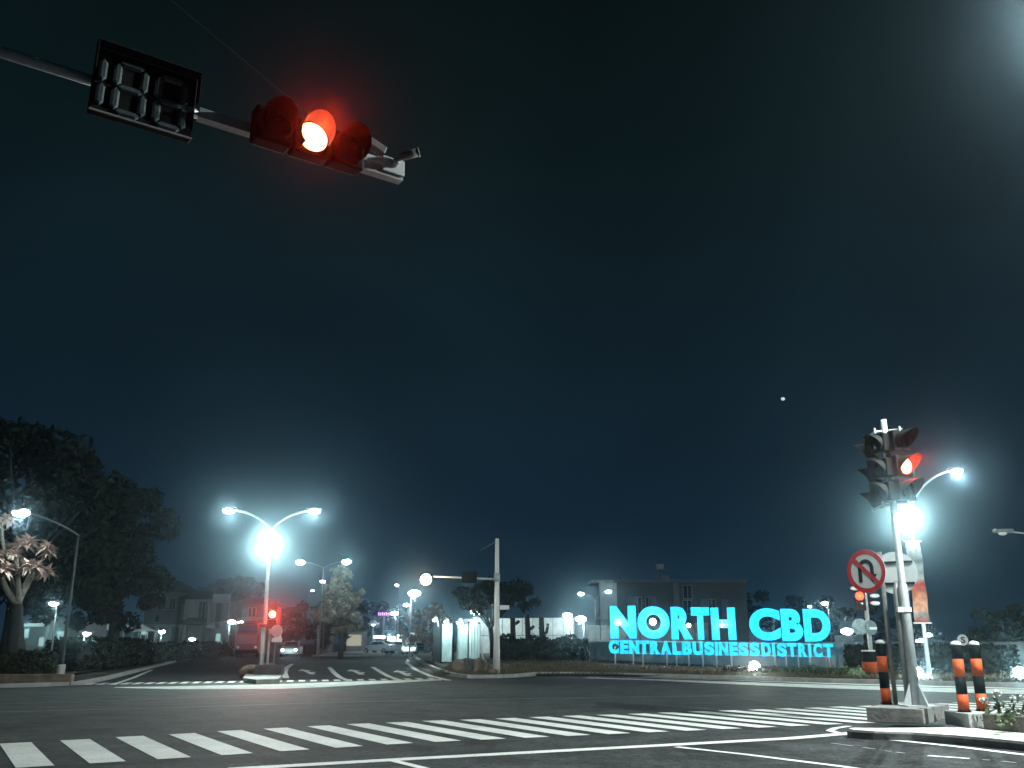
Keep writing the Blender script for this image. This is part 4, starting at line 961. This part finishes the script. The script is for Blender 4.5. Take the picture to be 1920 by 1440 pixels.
# pruned trunks before the white wall
for i, (px, lb, fk) in enumerate(((961, 'left pruned trunk silhouetted on the white wall', 0), (990, 'middle pruned trunk with a side stub on the white wall', 1), (1015, 'right pruned trunk with a raised fork on the white wall', 2))):
    Y = 63.5; b0 = ground_pt(px, Y, .5); top = D(px + (-2 if fk == 1 else 0), 1152 if fk == 1 else 1158, Y)
    t = thing('pruned_tree', lb, 'tree', b0, 'pruned trunks before the white wall'); b = MB()
    b.tube([b0, (b0 + top) / 2 + Vector((.04, 0, 0)), top], [.22, .19, .17], 9); b.build('trunk', M_BARK, t, True)
    b = MB(); m_ = b0 + (top - b0) * (.8, .62, .55)[fk]
    b.tube([m_, m_ + Vector((.35, 0, .18)), m_ + Vector((.45, 0, .75 if fk == 2 else .3))], [.13, .11, .10], 8); b.tube([m_ + Z * .2, m_ + Vector((-.18, 0, .5))], [.06, .05], 7); b.build('branch', M_BARK, t, True)

# ------------------------------------------------------------------ walls, hoarding, stones
wl = thing('panel_fence', 'long white panel fence behind the pruned trunks', 'fence', ground_pt(1000, 72, .4))
M_PANEL = mat('fence_panel', (.42, .44, .44), .7, scale=2.2, col2=(.66, .68, .68), detail=8)
e0 = ground_pt(870, 76, .4); e1 = ground_pt(1076, 72, .4); dd = (e1 - e0).normalized(); LL = (e1 - e0).length; zt0 = D(970, 1159, 74).z; n = int(LL / .85)
nn2 = Vector((dd.y, -dd.x, 0))
b = MB()
for i in range(n):
    for z0, z1 in ((.45, .45 + (zt0 - .45) * .52), (.45 + (zt0 - .45) * .54, zt0)):
        c = e0 + dd * (LL * (i + .5) / n); c.z = (z0 + z1) / 2; b.bbox(c, (dd, nn2, Z), (LL / n / 2 - .025, .03, (z1 - z0) / 2), .01)
b.build('panels', M_PANEL, wl)
b = MB()
for i in range(n + 1): c = e0 + dd * (LL * i / n); b.obox(Vector((c.x, c.y, (.4 + zt0) / 2)) - nn2 * .05, (dd, nn2, Z), (.04, .04, (zt0 - .4) / 2))
b.build('posts', M_DIM, wl)
w2 = thing('panel_fence', 'lower grey panel fence running behind the letter N', 'fence', ground_pt(1120, 76, .4))
e0 = ground_pt(1078, 74, .4); e1 = ground_pt(1330, 70, .4); dd = (e1 - e0).normalized(); LL = (e1 - e0).length; nn2 = Vector((dd.y, -dd.x, 0)); zt1 = D(1110, 1171, 74).z; n = int(LL / 1.0); b = MB()
for i in range(n): c = e0 + dd * (LL * (i + .5) / n); hh = zt1 + random.uniform(-.12, .12); c.z = (.4 + hh) / 2; b.bbox(c, (dd, nn2, Z), (LL / n / 2 - .03, .03, (hh - .4) / 2), .01)
b.build('panels', mat('fence_panel_grey', (.22, .24, .25), .75, scale=2, var=.4), w2)
e0 = ground_pt(1100, 62, .3); e1 = ground_pt(2000, 47, .3); b = MB(); dd = (e1 - e0).normalized(); nn2 = Vector((dd.y, -dd.x, 0)); LL = (e1 - e0).length; c = (e0 + e1) / 2; zz = D(1120, 1206, 62).z
b.bbox(Vector((c.x, c.y, zz / 2)), (dd, nn2, Z), (LL / 2, .12, zz / 2), .02)
b.bbox(Vector((c.x, c.y, zz + .05)), (dd, nn2, Z), (LL / 2 + .05, .16, .05), .01)
tag(b.build('boundary_wall', mat('wall_render', (.26, .29, .29), .85, scale=1.2, var=.3, bump=.2, detail=8)), 'long low rendered wall behind the blue sign and the bollards', 'wall')
# metal hoarding sheets with gooseneck lamps
def hoarding(p0, p1, z0, z1, label, m):
    p0 = Vector((p0.x, p0.y, z0)); p1 = Vector((p1.x, p1.y, z0)); d = (p1 - p0); L_ = d.length; d.normalize(); nn_ = Vector((d.y, -d.x, 0)); t = thing('hoarding', label, 'hoarding', p0, 'metal hoarding on the corner')
    b = MB(); n_ = max(6, int(L_ / .09)); vs = []
    for i in range(n_ + 1):
        o_ = .022 * (1 if i % 2 else -1); q = p0 + d * (L_ * i / n_) + nn_ * o_; vs += [q, Vector((q.x, q.y, z1 + random.uniform(-.02, .02)))]
    vs2 = [v - nn_ * .01 for v in vs]; k_ = len(vs)
    b.add(vs + vs2, [(2 * i, 2 * i + 2, 2 * i + 3, 2 * i + 1) for i in range(n_)] + [(k_ + 2 * i, k_ + 2 * i + 1, k_ + 2 * i + 3, k_ + 2 * i + 2) for i in range(n_)])
    b.build('sheet', m, t)
    b = MB()
    for f_ in (0, 1): q = p0 + d * L_ * f_ - nn_ * .07; b.obox(Vector((q.x, q.y, (z0 + z1) / 2)), (d, nn_, Z), (.04, .04, (z1 - z0) / 2 + .1))
    b.build('post', M_BLACK, t)
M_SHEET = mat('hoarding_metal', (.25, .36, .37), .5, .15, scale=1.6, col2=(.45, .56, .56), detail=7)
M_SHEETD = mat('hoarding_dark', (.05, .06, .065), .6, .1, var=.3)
def hp(px, Y): return ground_pt(px, Y)
zt = D(850, 1167, 55).z
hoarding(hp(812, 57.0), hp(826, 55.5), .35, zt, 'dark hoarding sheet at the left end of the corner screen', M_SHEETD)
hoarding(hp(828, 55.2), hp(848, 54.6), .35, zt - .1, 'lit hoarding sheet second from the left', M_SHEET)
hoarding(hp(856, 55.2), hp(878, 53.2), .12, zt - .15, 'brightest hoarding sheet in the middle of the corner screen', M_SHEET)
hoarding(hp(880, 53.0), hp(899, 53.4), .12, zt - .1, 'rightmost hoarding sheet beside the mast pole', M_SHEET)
for i, (px, py, bx, Y) in enumerate(((815, 1161, 822, 54.6), (836, 1165, 842, 54.0), (860, 1166, 868, 52.6), (886, 1163, 892, 52.4))):
    c = D(px, py, Y - .25); base = D(bx, 1170, Y + .45); bt = Vector((base.x, Y + .35, zt - .25))
    t = thing('gooseneck_lamp', ('leftmost gooseneck lamp on the hoarding', 'second gooseneck lamp from the left on the hoarding', 'third gooseneck lamp, over the brightest sheet', 'rightmost gooseneck lamp on the hoarding')[i], 'lamp', bt, 'gooseneck lamps on the hoarding')
    MB().tube(bez(bt, bt + Z * .55, c + Z * .12, 8), .025, 8).build('neck', M_WHITE, t, True)
    MB().tube([c + Z * .12, c - Z * .02], [.05, .16], 14).build('shade', M_WHITE, t, True)
    MB().ball(c - Z * .03, .10, 10, 6).build('bulb', E_LAMP, t, True)
    light(t, c - Z * .22, 9, CG, .05)
r = np.random.RandomState(9)
for i, (px, py, Y, s, lb) in enumerate(((864, 1256, 46.5, (.28, .3, .5), 'left square stone on the earth corner'), (879, 1255, 46.8, (.24, .3, .5), 'dark middle stone on the earth corner'), (899, 1256, 46.3, (.30, .3, .5), 'tilted stone right of the dark one on the earth corner'), (925, 1262, 43.0, (.16, .2, .2), 'small pale stone at the foot of the mast pole'))):
    c = D(px, py, Y); bm = bmesh.new(); bmesh.ops.create_cube(bm, size=2); bmesh.ops.subdivide_edges(bm, edges=bm.edges[:], cuts=2, use_grid_fill=True)
    for v in bm.verts:
        k_ = v.co.copy(); v.co = Vector((k_.x * s[0], k_.y * s[1], k_.z * s[2])) * (1 - .12 * (k_.length - 1)) + Vector(r.normal(size=3)) * .03
    bm.verts.index_update(); b = MB(); rz = Matrix.Rotation(.3 * i - .4, 3, 'Z') @ Matrix.Rotation(.14 * (i - 1), 3, 'Y')
    b.add([c + rz @ v.co for v in bm.verts], [tuple(v.index for v in f.verts) for f in bm.faces]); bm.free()
    tag(b.build('stone', M_STONE if i != 1 else M_DARKC), lb, 'stone', 'stones on the earth corner')
t = thing('stake', 'thin leaning stake between the hoarding and the mast pole', 'post', hp(908, 50)); b = MB(); p = hp(908, 50); b.tube([(p.x, 50, .2), D(901, 1205, 50)], .035, 8); b.build('post', M_GALV, t)
b = MB(); p = ground_pt(1592, 60); b.bbox((p.x, 60, D(1592, 1202, 60).z), ((1, 0, 0), (0, 1, 0), Z), (.75, .5, .36), .03)
pc = b.build('crate', mat('pale_crate', (.36, .40, .41), .7, scale=3, var=.5, detail=8)); tag(pc, 'pale mottled crate on the low wall right of the blue sign', 'crate')
# round S sign behind the bollards
p = at(1806, 1262, 38); p.z = .1; t = thing('road_sign', 'small round sign with a dark S behind the paired bollards', 'road sign', p); c = at(1805, 1200, 37.9)
MB().tube([p, (p.x, p.y, c.z + .1)], .035, 10).build('post', M_GALV, t, True)
sp_ = round_sign(t, c, .215, (0, -1, 0), M_SIGNW)
b = MB(); n = 32
vs = []
for i in range(n): a = 6.2832 * i / n; vs += [c + Vector((math.cos(a) * .135, -.026, math.sin(a) * .135)), c + Vector((math.cos(a) * .165, -.026, math.sin(a) * .165))]
gv, gf = glyph('S', .03); lo = gv.min(0); hi = gv.max(0)
b.add([c + Vector(((v[0] - lo[0]) / (hi[0] - lo[0]) * .17 - .085, -.027 - .006 * (v[2] + .5), (v[1] - lo[1]) / (hi[1] - lo[1]) * .25 - .125)) for v in gv], gf)
b.build('letter', M_SIGNK, sp_)

# ------------------------------------------------------------------ buildings
M_WALLA = mat('house_wall', (.19, .19, .20), .85, scale=.9, var=.25, detail=8)
M_WALLB = mat('house_wall_pale', (.34, .34, .36), .85, scale=.9, var=.2, detail=8)
M_ROOF = mat('roof_tile', (.05, .05, .052), .8, scale=2, var=.4)
def bl(b, px0, py0, px1, py1, Y, dep=.3, off=0.0):
    a = D(px0, py1, Y); c = D(px1, py0, Y); b.box((a.x, Y - off, max(0.02, a.z)), (c.x, Y - off + dep, c.z))
def house(Y, px0, px1, top, label, wall, wins, extra, roof, name='house', cat='house', depth=7, litwins=()):
    t = thing(name, label, cat, ground_pt((px0 + px1) / 2, Y), None)
    b = MB(); bl(b, px0, top, px1, 1232, Y, depth); b.build('wall', wall, t)
    for (a, c, d_, e_) in wins:
        wb = MB(); bl(wb, a, c, d_, e_, Y, .06, .05); w = wb.build('window', M_GLASS, t)
        fb_ = MB(); a0_ = D(a, e_, Y); c0_ = D(d_, c, Y)
        for bx in (((a0_.x - .06, Y - .09, a0_.z - .06), (c0_.x + .06, Y - .052, a0_.z)), ((a0_.x - .06, Y - .09, c0_.z), (c0_.x + .06, Y - .052, c0_.z + .06)), ((a0_.x - .06, Y - .09, a0_.z), (a0_.x, Y - .052, c0_.z)), ((c0_.x, Y - .09, a0_.z), (c0_.x + .06, Y - .052, c0_.z)), (((a0_.x + c0_.x) / 2 - .03, Y - .085, a0_.z), ((a0_.x + c0_.x) / 2 + .03, Y - .053, c0_.z))): fb_.box(*bx)
        fb_.build('window_frame', M_WALLB, w)
    for (a, c, d_, e_) in litwins:
        wb = MB(); bl(wb, a, c, d_, e_, Y, .06, .05); wb.build('window', E_SHOP, t, label='lit opening')
    for nm, m, a, c, d_, e_, off in extra:
        wb = MB(); bl(wb, a, c, d_, e_, Y, off, off + .002); wb.build(nm, m, t)
    if roof:
        rb = MB(); x0 = D(px0, top, Y).x - .4; x1 = D(px1, top, Y).x + .4; z0 = D(px0, top, Y).z; z1 = D(px0, roof, Y).z; ym = Y + depth / 2
        rb.add([(x0, Y - .5, z0 - .1), (x1, Y - .5, z0 - .1), (x1, Y + depth + .5, z0 - .1), (x0, Y + depth + .5, z0 - .1), (x0 + 1.2, ym, z1), (x1 - 1.2, ym, z1)], [(0, 1, 5, 4), (1, 2, 5), (2, 3, 4, 5), (3, 0, 4), (3, 2, 1, 0)])
        rb.build('roof', M_ROOF, t)
    return t
house(112, 262, 336, 1108, 'leftmost townhouse with dark hip roof beside the big trees', M_WALLA, [(276, 1122, 288, 1142), (300, 1120, 312, 1142), (318, 1122, 330, 1142), (282, 1152, 300, 1166)], [('awning', M_WALLB, 262, 1171, 336, 1176, 1.4), ('column', M_WALLB, 292, 1176, 297, 1232, 1.2), ('column', M_WALLB, 324, 1176, 329, 1232, 1.2)], 1088, litwins=[(264, 1178, 276, 1190)])
house(108, 337, 388, 1122, 'middle townhouse with pale wall and gabled porch', M_WALLB, [(340, 1134, 346, 1160), (372, 1128, 386, 1160)], [('column', M_WALLB, 344, 1176, 352, 1206, .5), ('column', M_WALLA, 366, 1200, 372, 1232, 1.2)], 1104)
t = thing('porch', 'dark gabled porch in front of the middle townhouse', 'porch', ground_pt(366, 104)); b = MB(); z1 = D(360, 1158, 104).z; a = D(340, 1171, 104); c = D(390, 1171, 104)
b.add([(a.x, 103, a.z), (c.x, 103, a.z), (D(360, 1158, 104).x, 103, z1), (a.x, 107.9, a.z), (c.x, 107.9, a.z), (D(360, 1158, 104).x, 107.9, z1)], [(0, 1, 2), (5, 4, 3), (0, 2, 5, 3), (2, 1, 4, 5), (1, 0, 3, 4)]); b.build('roof', M_ROOF, t)
b = MB()
for x in (a.x + .2, c.x - .2): b.obox((x, 103.4, a.z / 2), ((1, 0, 0), (0, 1, 0), Z), (.16, .16, a.z / 2 - .01))
b.build('column', M_WALLA, t)
house(106, 389, 436, 1128, 'flat roofed townhouse with a tall dark recess left of the bus', M_WALLA, [(403, 1131, 430, 1166)], [('parapet', M_WALLB, 400, 1114, 433, 1129, .4), ('column', M_WALLB, 390, 1124, 398, 1168, .5), ('canopy', M_WALLB, 389, 1168, 412, 1178, 1.6), ('column', M_WALLB, 386, 1180, 391, 1232, 1.2)], None, litwins=[(404, 1188, 414, 1204)])
house(110, 438, 500, 1132, 'dim townhouse behind the bus', M_WALLA, [(446, 1138, 452, 1152), (466, 1140, 480, 1156)], [('canopy', M_WALLB, 446, 1158, 492, 1164, 1.5)], 1118)
# shop under the trees at far left
sh = house(76, 44, 132, 1160, 'low shop with teal lit openings under the dark trees at left', M_WALLA, [(58, 1143 + 22, 100, 1172)], [('awning', M_WALLB, 58, 1169, 101, 1175, 1.3), ('column', M_WALLA, 99, 1150, 103, 1232, 1.2)], None, litwins=[(45, 1179, 55, 1196), (72, 1195, 86, 1212), (105, 1184, 124, 1212)])
o = origin(sh); light(sh, (D(112, 1190, 74).x, 73.6, 2.2), 8, (.6, 1, .95), .3); light(sh, (D(50, 1188, 74).x, 73.6, 2.4), 7, (.6, 1, .95), .3)
for i, (px, py, w_, lb) in enumerate(((206, 1181, 13, 'leftmost pale canopy stall behind the dark hedge'), (240, 1184, 11, 'middle pale canopy stall behind the dark hedge'), (268, 1183, 10, 'rightmost pale canopy stall behind the dark hedge'))):
    Y = 86 + i; t = thing('stall', lb, 'stall', ground_pt(px, Y), 'pale stalls behind the hedge'); a = D(px - w_, py, Y); c = D(px + w_, py, Y); apex = D(px - 2, py - 13, Y + 1)
    b = MB(); b.add([a, c, c + Vector((0, 2, 0)), a + Vector((0, 2, 0)), apex], [(0, 1, 4), (1, 2, 4), (2, 3, 4), (3, 0, 4), (3, 2, 1, 0)]); b.build('canopy', M_WHITE, t)
    for q in (a + Vector((.08, .1, 0)), c + Vector((-.08, .1, 0)), c + Vector((-.08, 1.9, 0)), a + Vector((.08, 1.9, 0))): MB().tube([(q.x, q.y, 0), (q.x, q.y, q.z)], .04, 6).build('pole', M_GALV, t)
    light(t, Vector(((a.x + c.x) / 2, Y - 1.6, a.z + 1.4)), 1.6, (.7, 1, 1), .1)
# dim building behind the sign
Yd = 105
M_PILA = mat('block_pilaster', (.13, .15, .17), .85, scale=.9, var=.25)
bd = house(Yd, 1148, 1398, 1092, 'dim flat roofed block behind the letters NORTH', mat('block_wall', (.07, .085, .10), .85, scale=.7, var=.25, detail=8), [(1190, 1120, 1202, 1150), (1212, 1120, 1220, 1150), (1282, 1098, 1296, 1122), (1282, 1126, 1296, 1150), (1330, 1124, 1340, 1150)],
           [('pilaster', M_PILA, 1263, 1093, 1271, 1150, .4), ('pilaster', M_PILA, 1176, 1118, 1186, 1160, .3), ('pilaster', M_PILA, 1220, 1119, 1230, 1160, .3), ('pilaster', M_PILA, 1316, 1123, 1325, 1160, .3), ('pilaster', M_PILA, 1355, 1124, 1364, 1160, .3), ('parapet', M_PILA, 1148, 1087, 1398, 1092, .3),
            ('roof_tank', M_WALLB, 1230, 1059, 1242, 1068, 1.0), ('roof_box', M_WALLA, 1238, 1080, 1252, 1087, 1.0)], None, name='office_block', cat='building', depth=14)
b = MB(); a = D(1232, 1068, Yd); c = D(1240, 1087, Yd)
for x in (a.x, c.x): b.tube([(x, Yd - .3, c.z), (x, Yd - .3, a.z)], .06, 6)
b.build('tank_stand', M_DIM, bd)
pc_ = thing('porch', 'tall pale lit entrance porch at the left end of the dim block', 'porch', ground_pt(1135, Yd - 6)); b = MB(); bl(b, 1110, 1087, 1150, 1092, Yd - 6, 5.5); b.build('roof', M_WALLB, pc_)
for x0, x1 in ((1127, 1134), (1137, 1141), (1142, 1148), (1151, 1156)): b = MB(); bl(b, x0, 1092.2, x1, 1215, Yd - 6, .8); b.build('column', M_WALLB, pc_)
b = MB(); bl(b, 1118, 1155, 1150, 1162, Yd - 7.5, 1.4); b.build('balcony', M_WALLB, pc_)
# far shops at the bend
def kiosk(px0, px1, py0, py1, Y, label, lit, strip=None):
    t = thing('kiosk', label, 'kiosk', ground_pt((px0 + px1) / 2, Y)); b = MB(); bl(b, px0 - 2, py0 - 5, px1 + 2, 1226, Y, 4); b.build('wall', M_WALLA, t)
    b = MB(); bl(b, px0, py0, px1, py1, Y, .08, .06); b.build('front', lit, t)
    if strip: b = MB(); bl(b, *strip, Y, 1.4, 1.402); b.build('canopy', emit('lit_canopy', (.95, 1.0, .92), 1.0), t)
    b = MB(); bl(b, px0 - 3, py0 - 8, px1 + 3, py0 - 5, Y - .5, 5); b.build('roof', M_ROOF, t)
kiosk(650, 678, 1190, 1211, 128, 'lit yellowish kiosk with a bright canopy under the conical tree', emit('kiosk_front', (.62, .60, .46), .62), (652, 1174, 675, 1178))
kiosk(598, 614, 1187, 1209, 125, 'small grey kiosk left of the conical tree trunk', emit('kiosk_grey', (.34, .36, .36), .28))
kiosk(757, 776, 1194, 1203, 130, 'bright shopfront behind the far parked cars', E_SHOP2, (758, 1186, 778, 1190))
t = thing('gate_post', 'thin pale post at the edge of the far paving', 'post', ground_pt(597, 104)); b = MB(); p = D(595, 1222, 104); b.tube([(p.x, 104, .05), D(597, 1172, 104)], .10, 8); b.build('post', M_GALV, t)
ps = thing('led_sign', 'small purple led sign hanging far up the road', 'sign', D(720, 1151, 140)); b = MB(); bl(b, 706, 1146, 734, 1156, 140, .2); b.build('board', M_BLACK, ps)
for i in range(7): b = MB(); bl(b, 709 + i * 3.5, 1148 + (i % 2), 711.4 + i * 3.5, 1154, 140, .05, .06); b.build('led_bar', E_PURP, ps)
b = MB(); p = D(720, 1156, 140); b.tube([(p.x, 140.1, 0), (p.x, 140.1, p.z)], .12, 8); b.build('post', M_DIM, ps); light(ps, D(720, 1151, 139), 9, (.5, .25, 1), .3)
lt = thing('shade_lamp', 'wide shaded lamp on a thin pole above the far cars', 'street lamp', ground_pt(700, 120)); p = D(700, 1168, 120); b = MB(); b.tube([(p.x, 120, 0), (p.x, 120, p.z)], .07, 8); b.build('pole', M_DIM, lt)
b = MB(); b.tube([p + Z * .35, p - Z * .15], [.2, .75], 14); b.build('shade', M_WHITE, lt, True); MB().ball(p - Z * .1, .3, 10, 6).build('bulb', E_DIM, lt, True); light(lt, p - Z * .6, 14, CW, .1)

# ------------------------------------------------------------------ vehicles
def wheel(parent, c, ax, R=.32, w=.2):
    b = MB(); b.tube([c - ax * w / 2, c - ax * w * .4, c + ax * w * .4, c + ax * w / 2], [R * .9, R, R, R * .9], 20); t = b.build('tyre', M_TYRE, parent, True)
    b = MB(); b.tube([c + ax * w * .505, c + ax * w * .53], [R * .62, R * .55], 16); b.build('rim', M_GALV, t, True)
def car(pos, yaw, label, m, head=True, s=1.0, tail=False):
    d = Vector((math.cos(yaw), math.sin(yaw), 0)); sd = Vector((-d.y, d.x, 0)); t = thing('car', label, 'car', pos)
    def pt(x, y, z): return Vector(pos) + d * x * s + sd * y * s + Z * z * s
    prof = [(2.15, .35), (2.2, .6), (2.05, .82), (1.0, .98), (.35, 1.42), (-.9, 1.47), (-1.75, 1.05), (-2.1, 1.0), (-2.18, .6), (-2.1, .35)]
    b = MB(); vs = []
    for k_, (yy, ins) in enumerate(((-.86, .0), (-.80, .04), (.80, .04), (.86, .0))):
        for x, z in prof:
            y2 = yy * (1 - .16 * max(0, z - .95) / .5); vs.append(pt(x * (1.0 if k_ in (1, 2) else .97), y2, z if k_ in (1, 2) else min(z, z - .03)))
    n_ = len(prof); fs = [tuple(range(n_)), tuple(range(3 * n_, 4 * n_))[::-1]]
    for k_ in range(3): fs += [(k_ * n_ + i, k_ * n_ + (i + 1) % n_, (k_ + 1) * n_ + (i + 1) % n_, (k_ + 1) * n_ + i) for i in range(n_)]
    b.add(vs, fs); b.build('body', m, t)
    b = MB()
    b.add([pt(.98, -.66, 1.015), pt(.98, .66, 1.015), pt(.42, .58, 1.41), pt(.42, -.58, 1.41)], [(0, 1, 2, 3)]); b.build('windscreen', M_GLASS, t)
    b = MB(); b.add([pt(-1.72, -.62, 1.09), pt(-1.72, .62, 1.09), pt(-1.0, .58, 1.46), pt(-1.0, -.58, 1.46)], [(3, 2, 1, 0)]); b.build('rear_window', M_GLASS, t)
    for sy in (-1, 1):
        b = MB(); b.add([pt(.8, sy * .868, 1.0), pt(.3, sy * .80, 1.36), pt(-.85, sy * .80, 1.40), pt(-1.5, sy * .868, 1.03)], [(0, 1, 2, 3)]); b.build('side_window', M_GLASS, t)
    for sx in (1.35, -1.35):
        for sy in (-.78, .78): wheel(t, pt(sx, sy, .32), sd * (1 if sy > 0 else -1), .32 * s, .2 * s)
    for sy in (-.6, .6):
        b = MB(); b.ball(pt(2.14, sy, .68), .12 * s, 10, 6, (1, 1, .8)); b.build('headlight', E_LAMP if head else M_WHITE, t, True)
        b = MB(); b.ball(pt(-2.14, sy, .85), .13 * s, 8, 5, (1, 1, .7)); b.build('tail_light', E_REDDIM if tail else M_SIGNR, t, True)
    if head: light(t, pt(2.7, 0, .7), 4, CW, .2)
    return t
M_CARW = mat('car_white', (.72, .73, .73), .3, var=.04, spec=.6); M_CARS = mat('car_silver', (.40, .42, .43), .3, .4, var=.05); M_CARK = mat('car_dark', (.03, .032, .036), .3, var=.1)
car(ground_pt(548, 92), -1.45, 'silver car with lit headlights beside the red island signal', M_CARS, True)
car(ground_pt(712, 118), 2.6, 'white car parked far up the road at left of the bright shopfront', M_CARW, False, 1.05)
car(ground_pt(742, 120), 3.0, 'silver car parked between the white car and the far headlights', M_CARS, False, 1.0)
car(ground_pt(768, 112), -1.5, 'far car facing us with bright headlights below the round lamp', M_CARW, True)
car(ground_pt(792, 117), -1.6, 'rightmost far car by the russet shrub', M_CARK, False)
t = lamp(792, 1196, 121, 'low bright lamp at the right end of the far cars', 12, .4, arm=794)
# lit glass of the distant cars' surroundings
fl_ = thing('light_board', 'row of bright white light boards behind the far parked cars', 'sign', ground_pt(730, 125))
for (a, c, d_, e_) in ((700, 1192, 722, 1197), (726, 1193, 741, 1203), (744, 1190, 755, 1206)):
    b = MB(); bl(b, a, c, d_, e_, 124, .15); b.build('panel', emit('board_glow', (.92, 1.0, .90), 3.0), fl_)
b = MB(); bl(b, 702, 1207, 756, 1216, 124.3, .1); b.build('base', M_DARKC, fl_); light(fl_, D(730, 1192, 121.5), 30, CW, .3)
# bus
Yb2 = 88; bp = ground_pt(466, Yb2); bus = thing('bus', 'bus tinted maroon by painted red glare, left of the red island signal', 'bus', bp)
bd_ = Vector((.22, -.98, 0)).normalized(); bs_ = Vector((bd_.y * -1, bd_.x, 0)); M_BUS = mat('bus_glare_red', (.26, .03, .05), .35, scale=2, var=.15, spec=.5)  # body and front panel colours carry the red lamp's glare
bx0 = D(421, 1200, Yb2).x; bx1 = D(465, 1200, Yb2).x; bw = (bx1 - bx0) / 2; bc = Vector(((bx0 + bx1) / 2, Yb2 + 4.5, 0)); bh = D(466, 1167, Yb2).z
b = MB(); b.bbox(bc + Z * ((bh + .4) / 2), (bd_, bs_, Z), (4.5, bw, (bh - .4) / 2), .18); b.build('body', M_BUS, bus)
fc = bc + bd_ * 4.5
b = MB(); b.bbox(fc + Z * (bh * .82), (bd_, bs_, Z), (.02, bw * .78, bh * .11), .015); b.build('windscreen', M_GLASS, bus)
b = MB(); b.bbox(fc + Z * (bh * .52), (bd_, bs_, Z), (.012, bw * .80, bh * .13), .008); b.build('front_panel', mat('bus_panel', (.36, .13, .15), .4, var=.12, scale=2), bus)
b = MB(); b.bbox(fc + Z * (.55), (bd_, bs_, Z), (.06, bw * .95, .16), .03); b.build('bumper', M_BLACK, bus)
for s_ in (-1, 1):
    b = MB(); b.bbox(bc + bs_ * s_ * bw + Z * bh * .76 - bd_ * .2, (bd_, bs_, Z), (3.9, .012, bh * .10), .008); b.build('side_window', M_GLASS, bus)
    b = MB(); b.ball(fc + bs_ * s_ * bw * .72 + Z * .95, .14, 10, 6); b.build('headlight', M_WHITE, bus, True)
    b = MB(); b.tube([fc + bs_ * s_ * bw * .9 + Z * bh * .85, fc + bs_ * s_ * (bw + .35) + bd_ * .35 + Z * bh * .8], .025, 6); b.bbox(fc + bs_ * s_ * (bw + .38) + bd_ * .36 + Z * bh * .66, (bd_, bs_, Z), (.05, .12, .26), .03); b.build('wing_mirror', M_BLACK, bus)
    for x in (3.0, -2.6): wheel(bus, bc + bd_ * x + bs_ * s_ * (bw - .14) + Z * .48, bs_ * s_, .48, .28)

# ------------------------------------------------------------------ the bright star, then the haze
b = MB(); c = ray(1468, 747).normalized() * 3000; b.ball(c, 6.0, 10, 6, (1.1, 1, .9)); struct(b.build('star', emit('star_glow', (.72, .9, .85), .8)), 'single bright star in the night sky')
hz = MB(); hz.box((-640, -55, -1.0), (640, 630, 16)); ho = hz.build('haze', bpy.data.materials.new('haze'))
hm = ho.data.materials[0]; hm.use_nodes = True; ht = hm.node_tree; ht.nodes.remove(ht.nodes['Principled BSDF'])
pv = ht.nodes.new('ShaderNodeVolumePrincipled'); pv.inputs['Color'].default_value = (.60, .84, 1.0, 1); pv.inputs['Density'].default_value = .00105; pv.inputs['Anisotropy'].default_value = .976
ht.links.new(pv.outputs[0], ht.nodes['Material Output'].inputs['Volume'])
struct(ho, 'thin night haze lit by the lamps', 'stuff'); ho.display_type = 'WIRE'
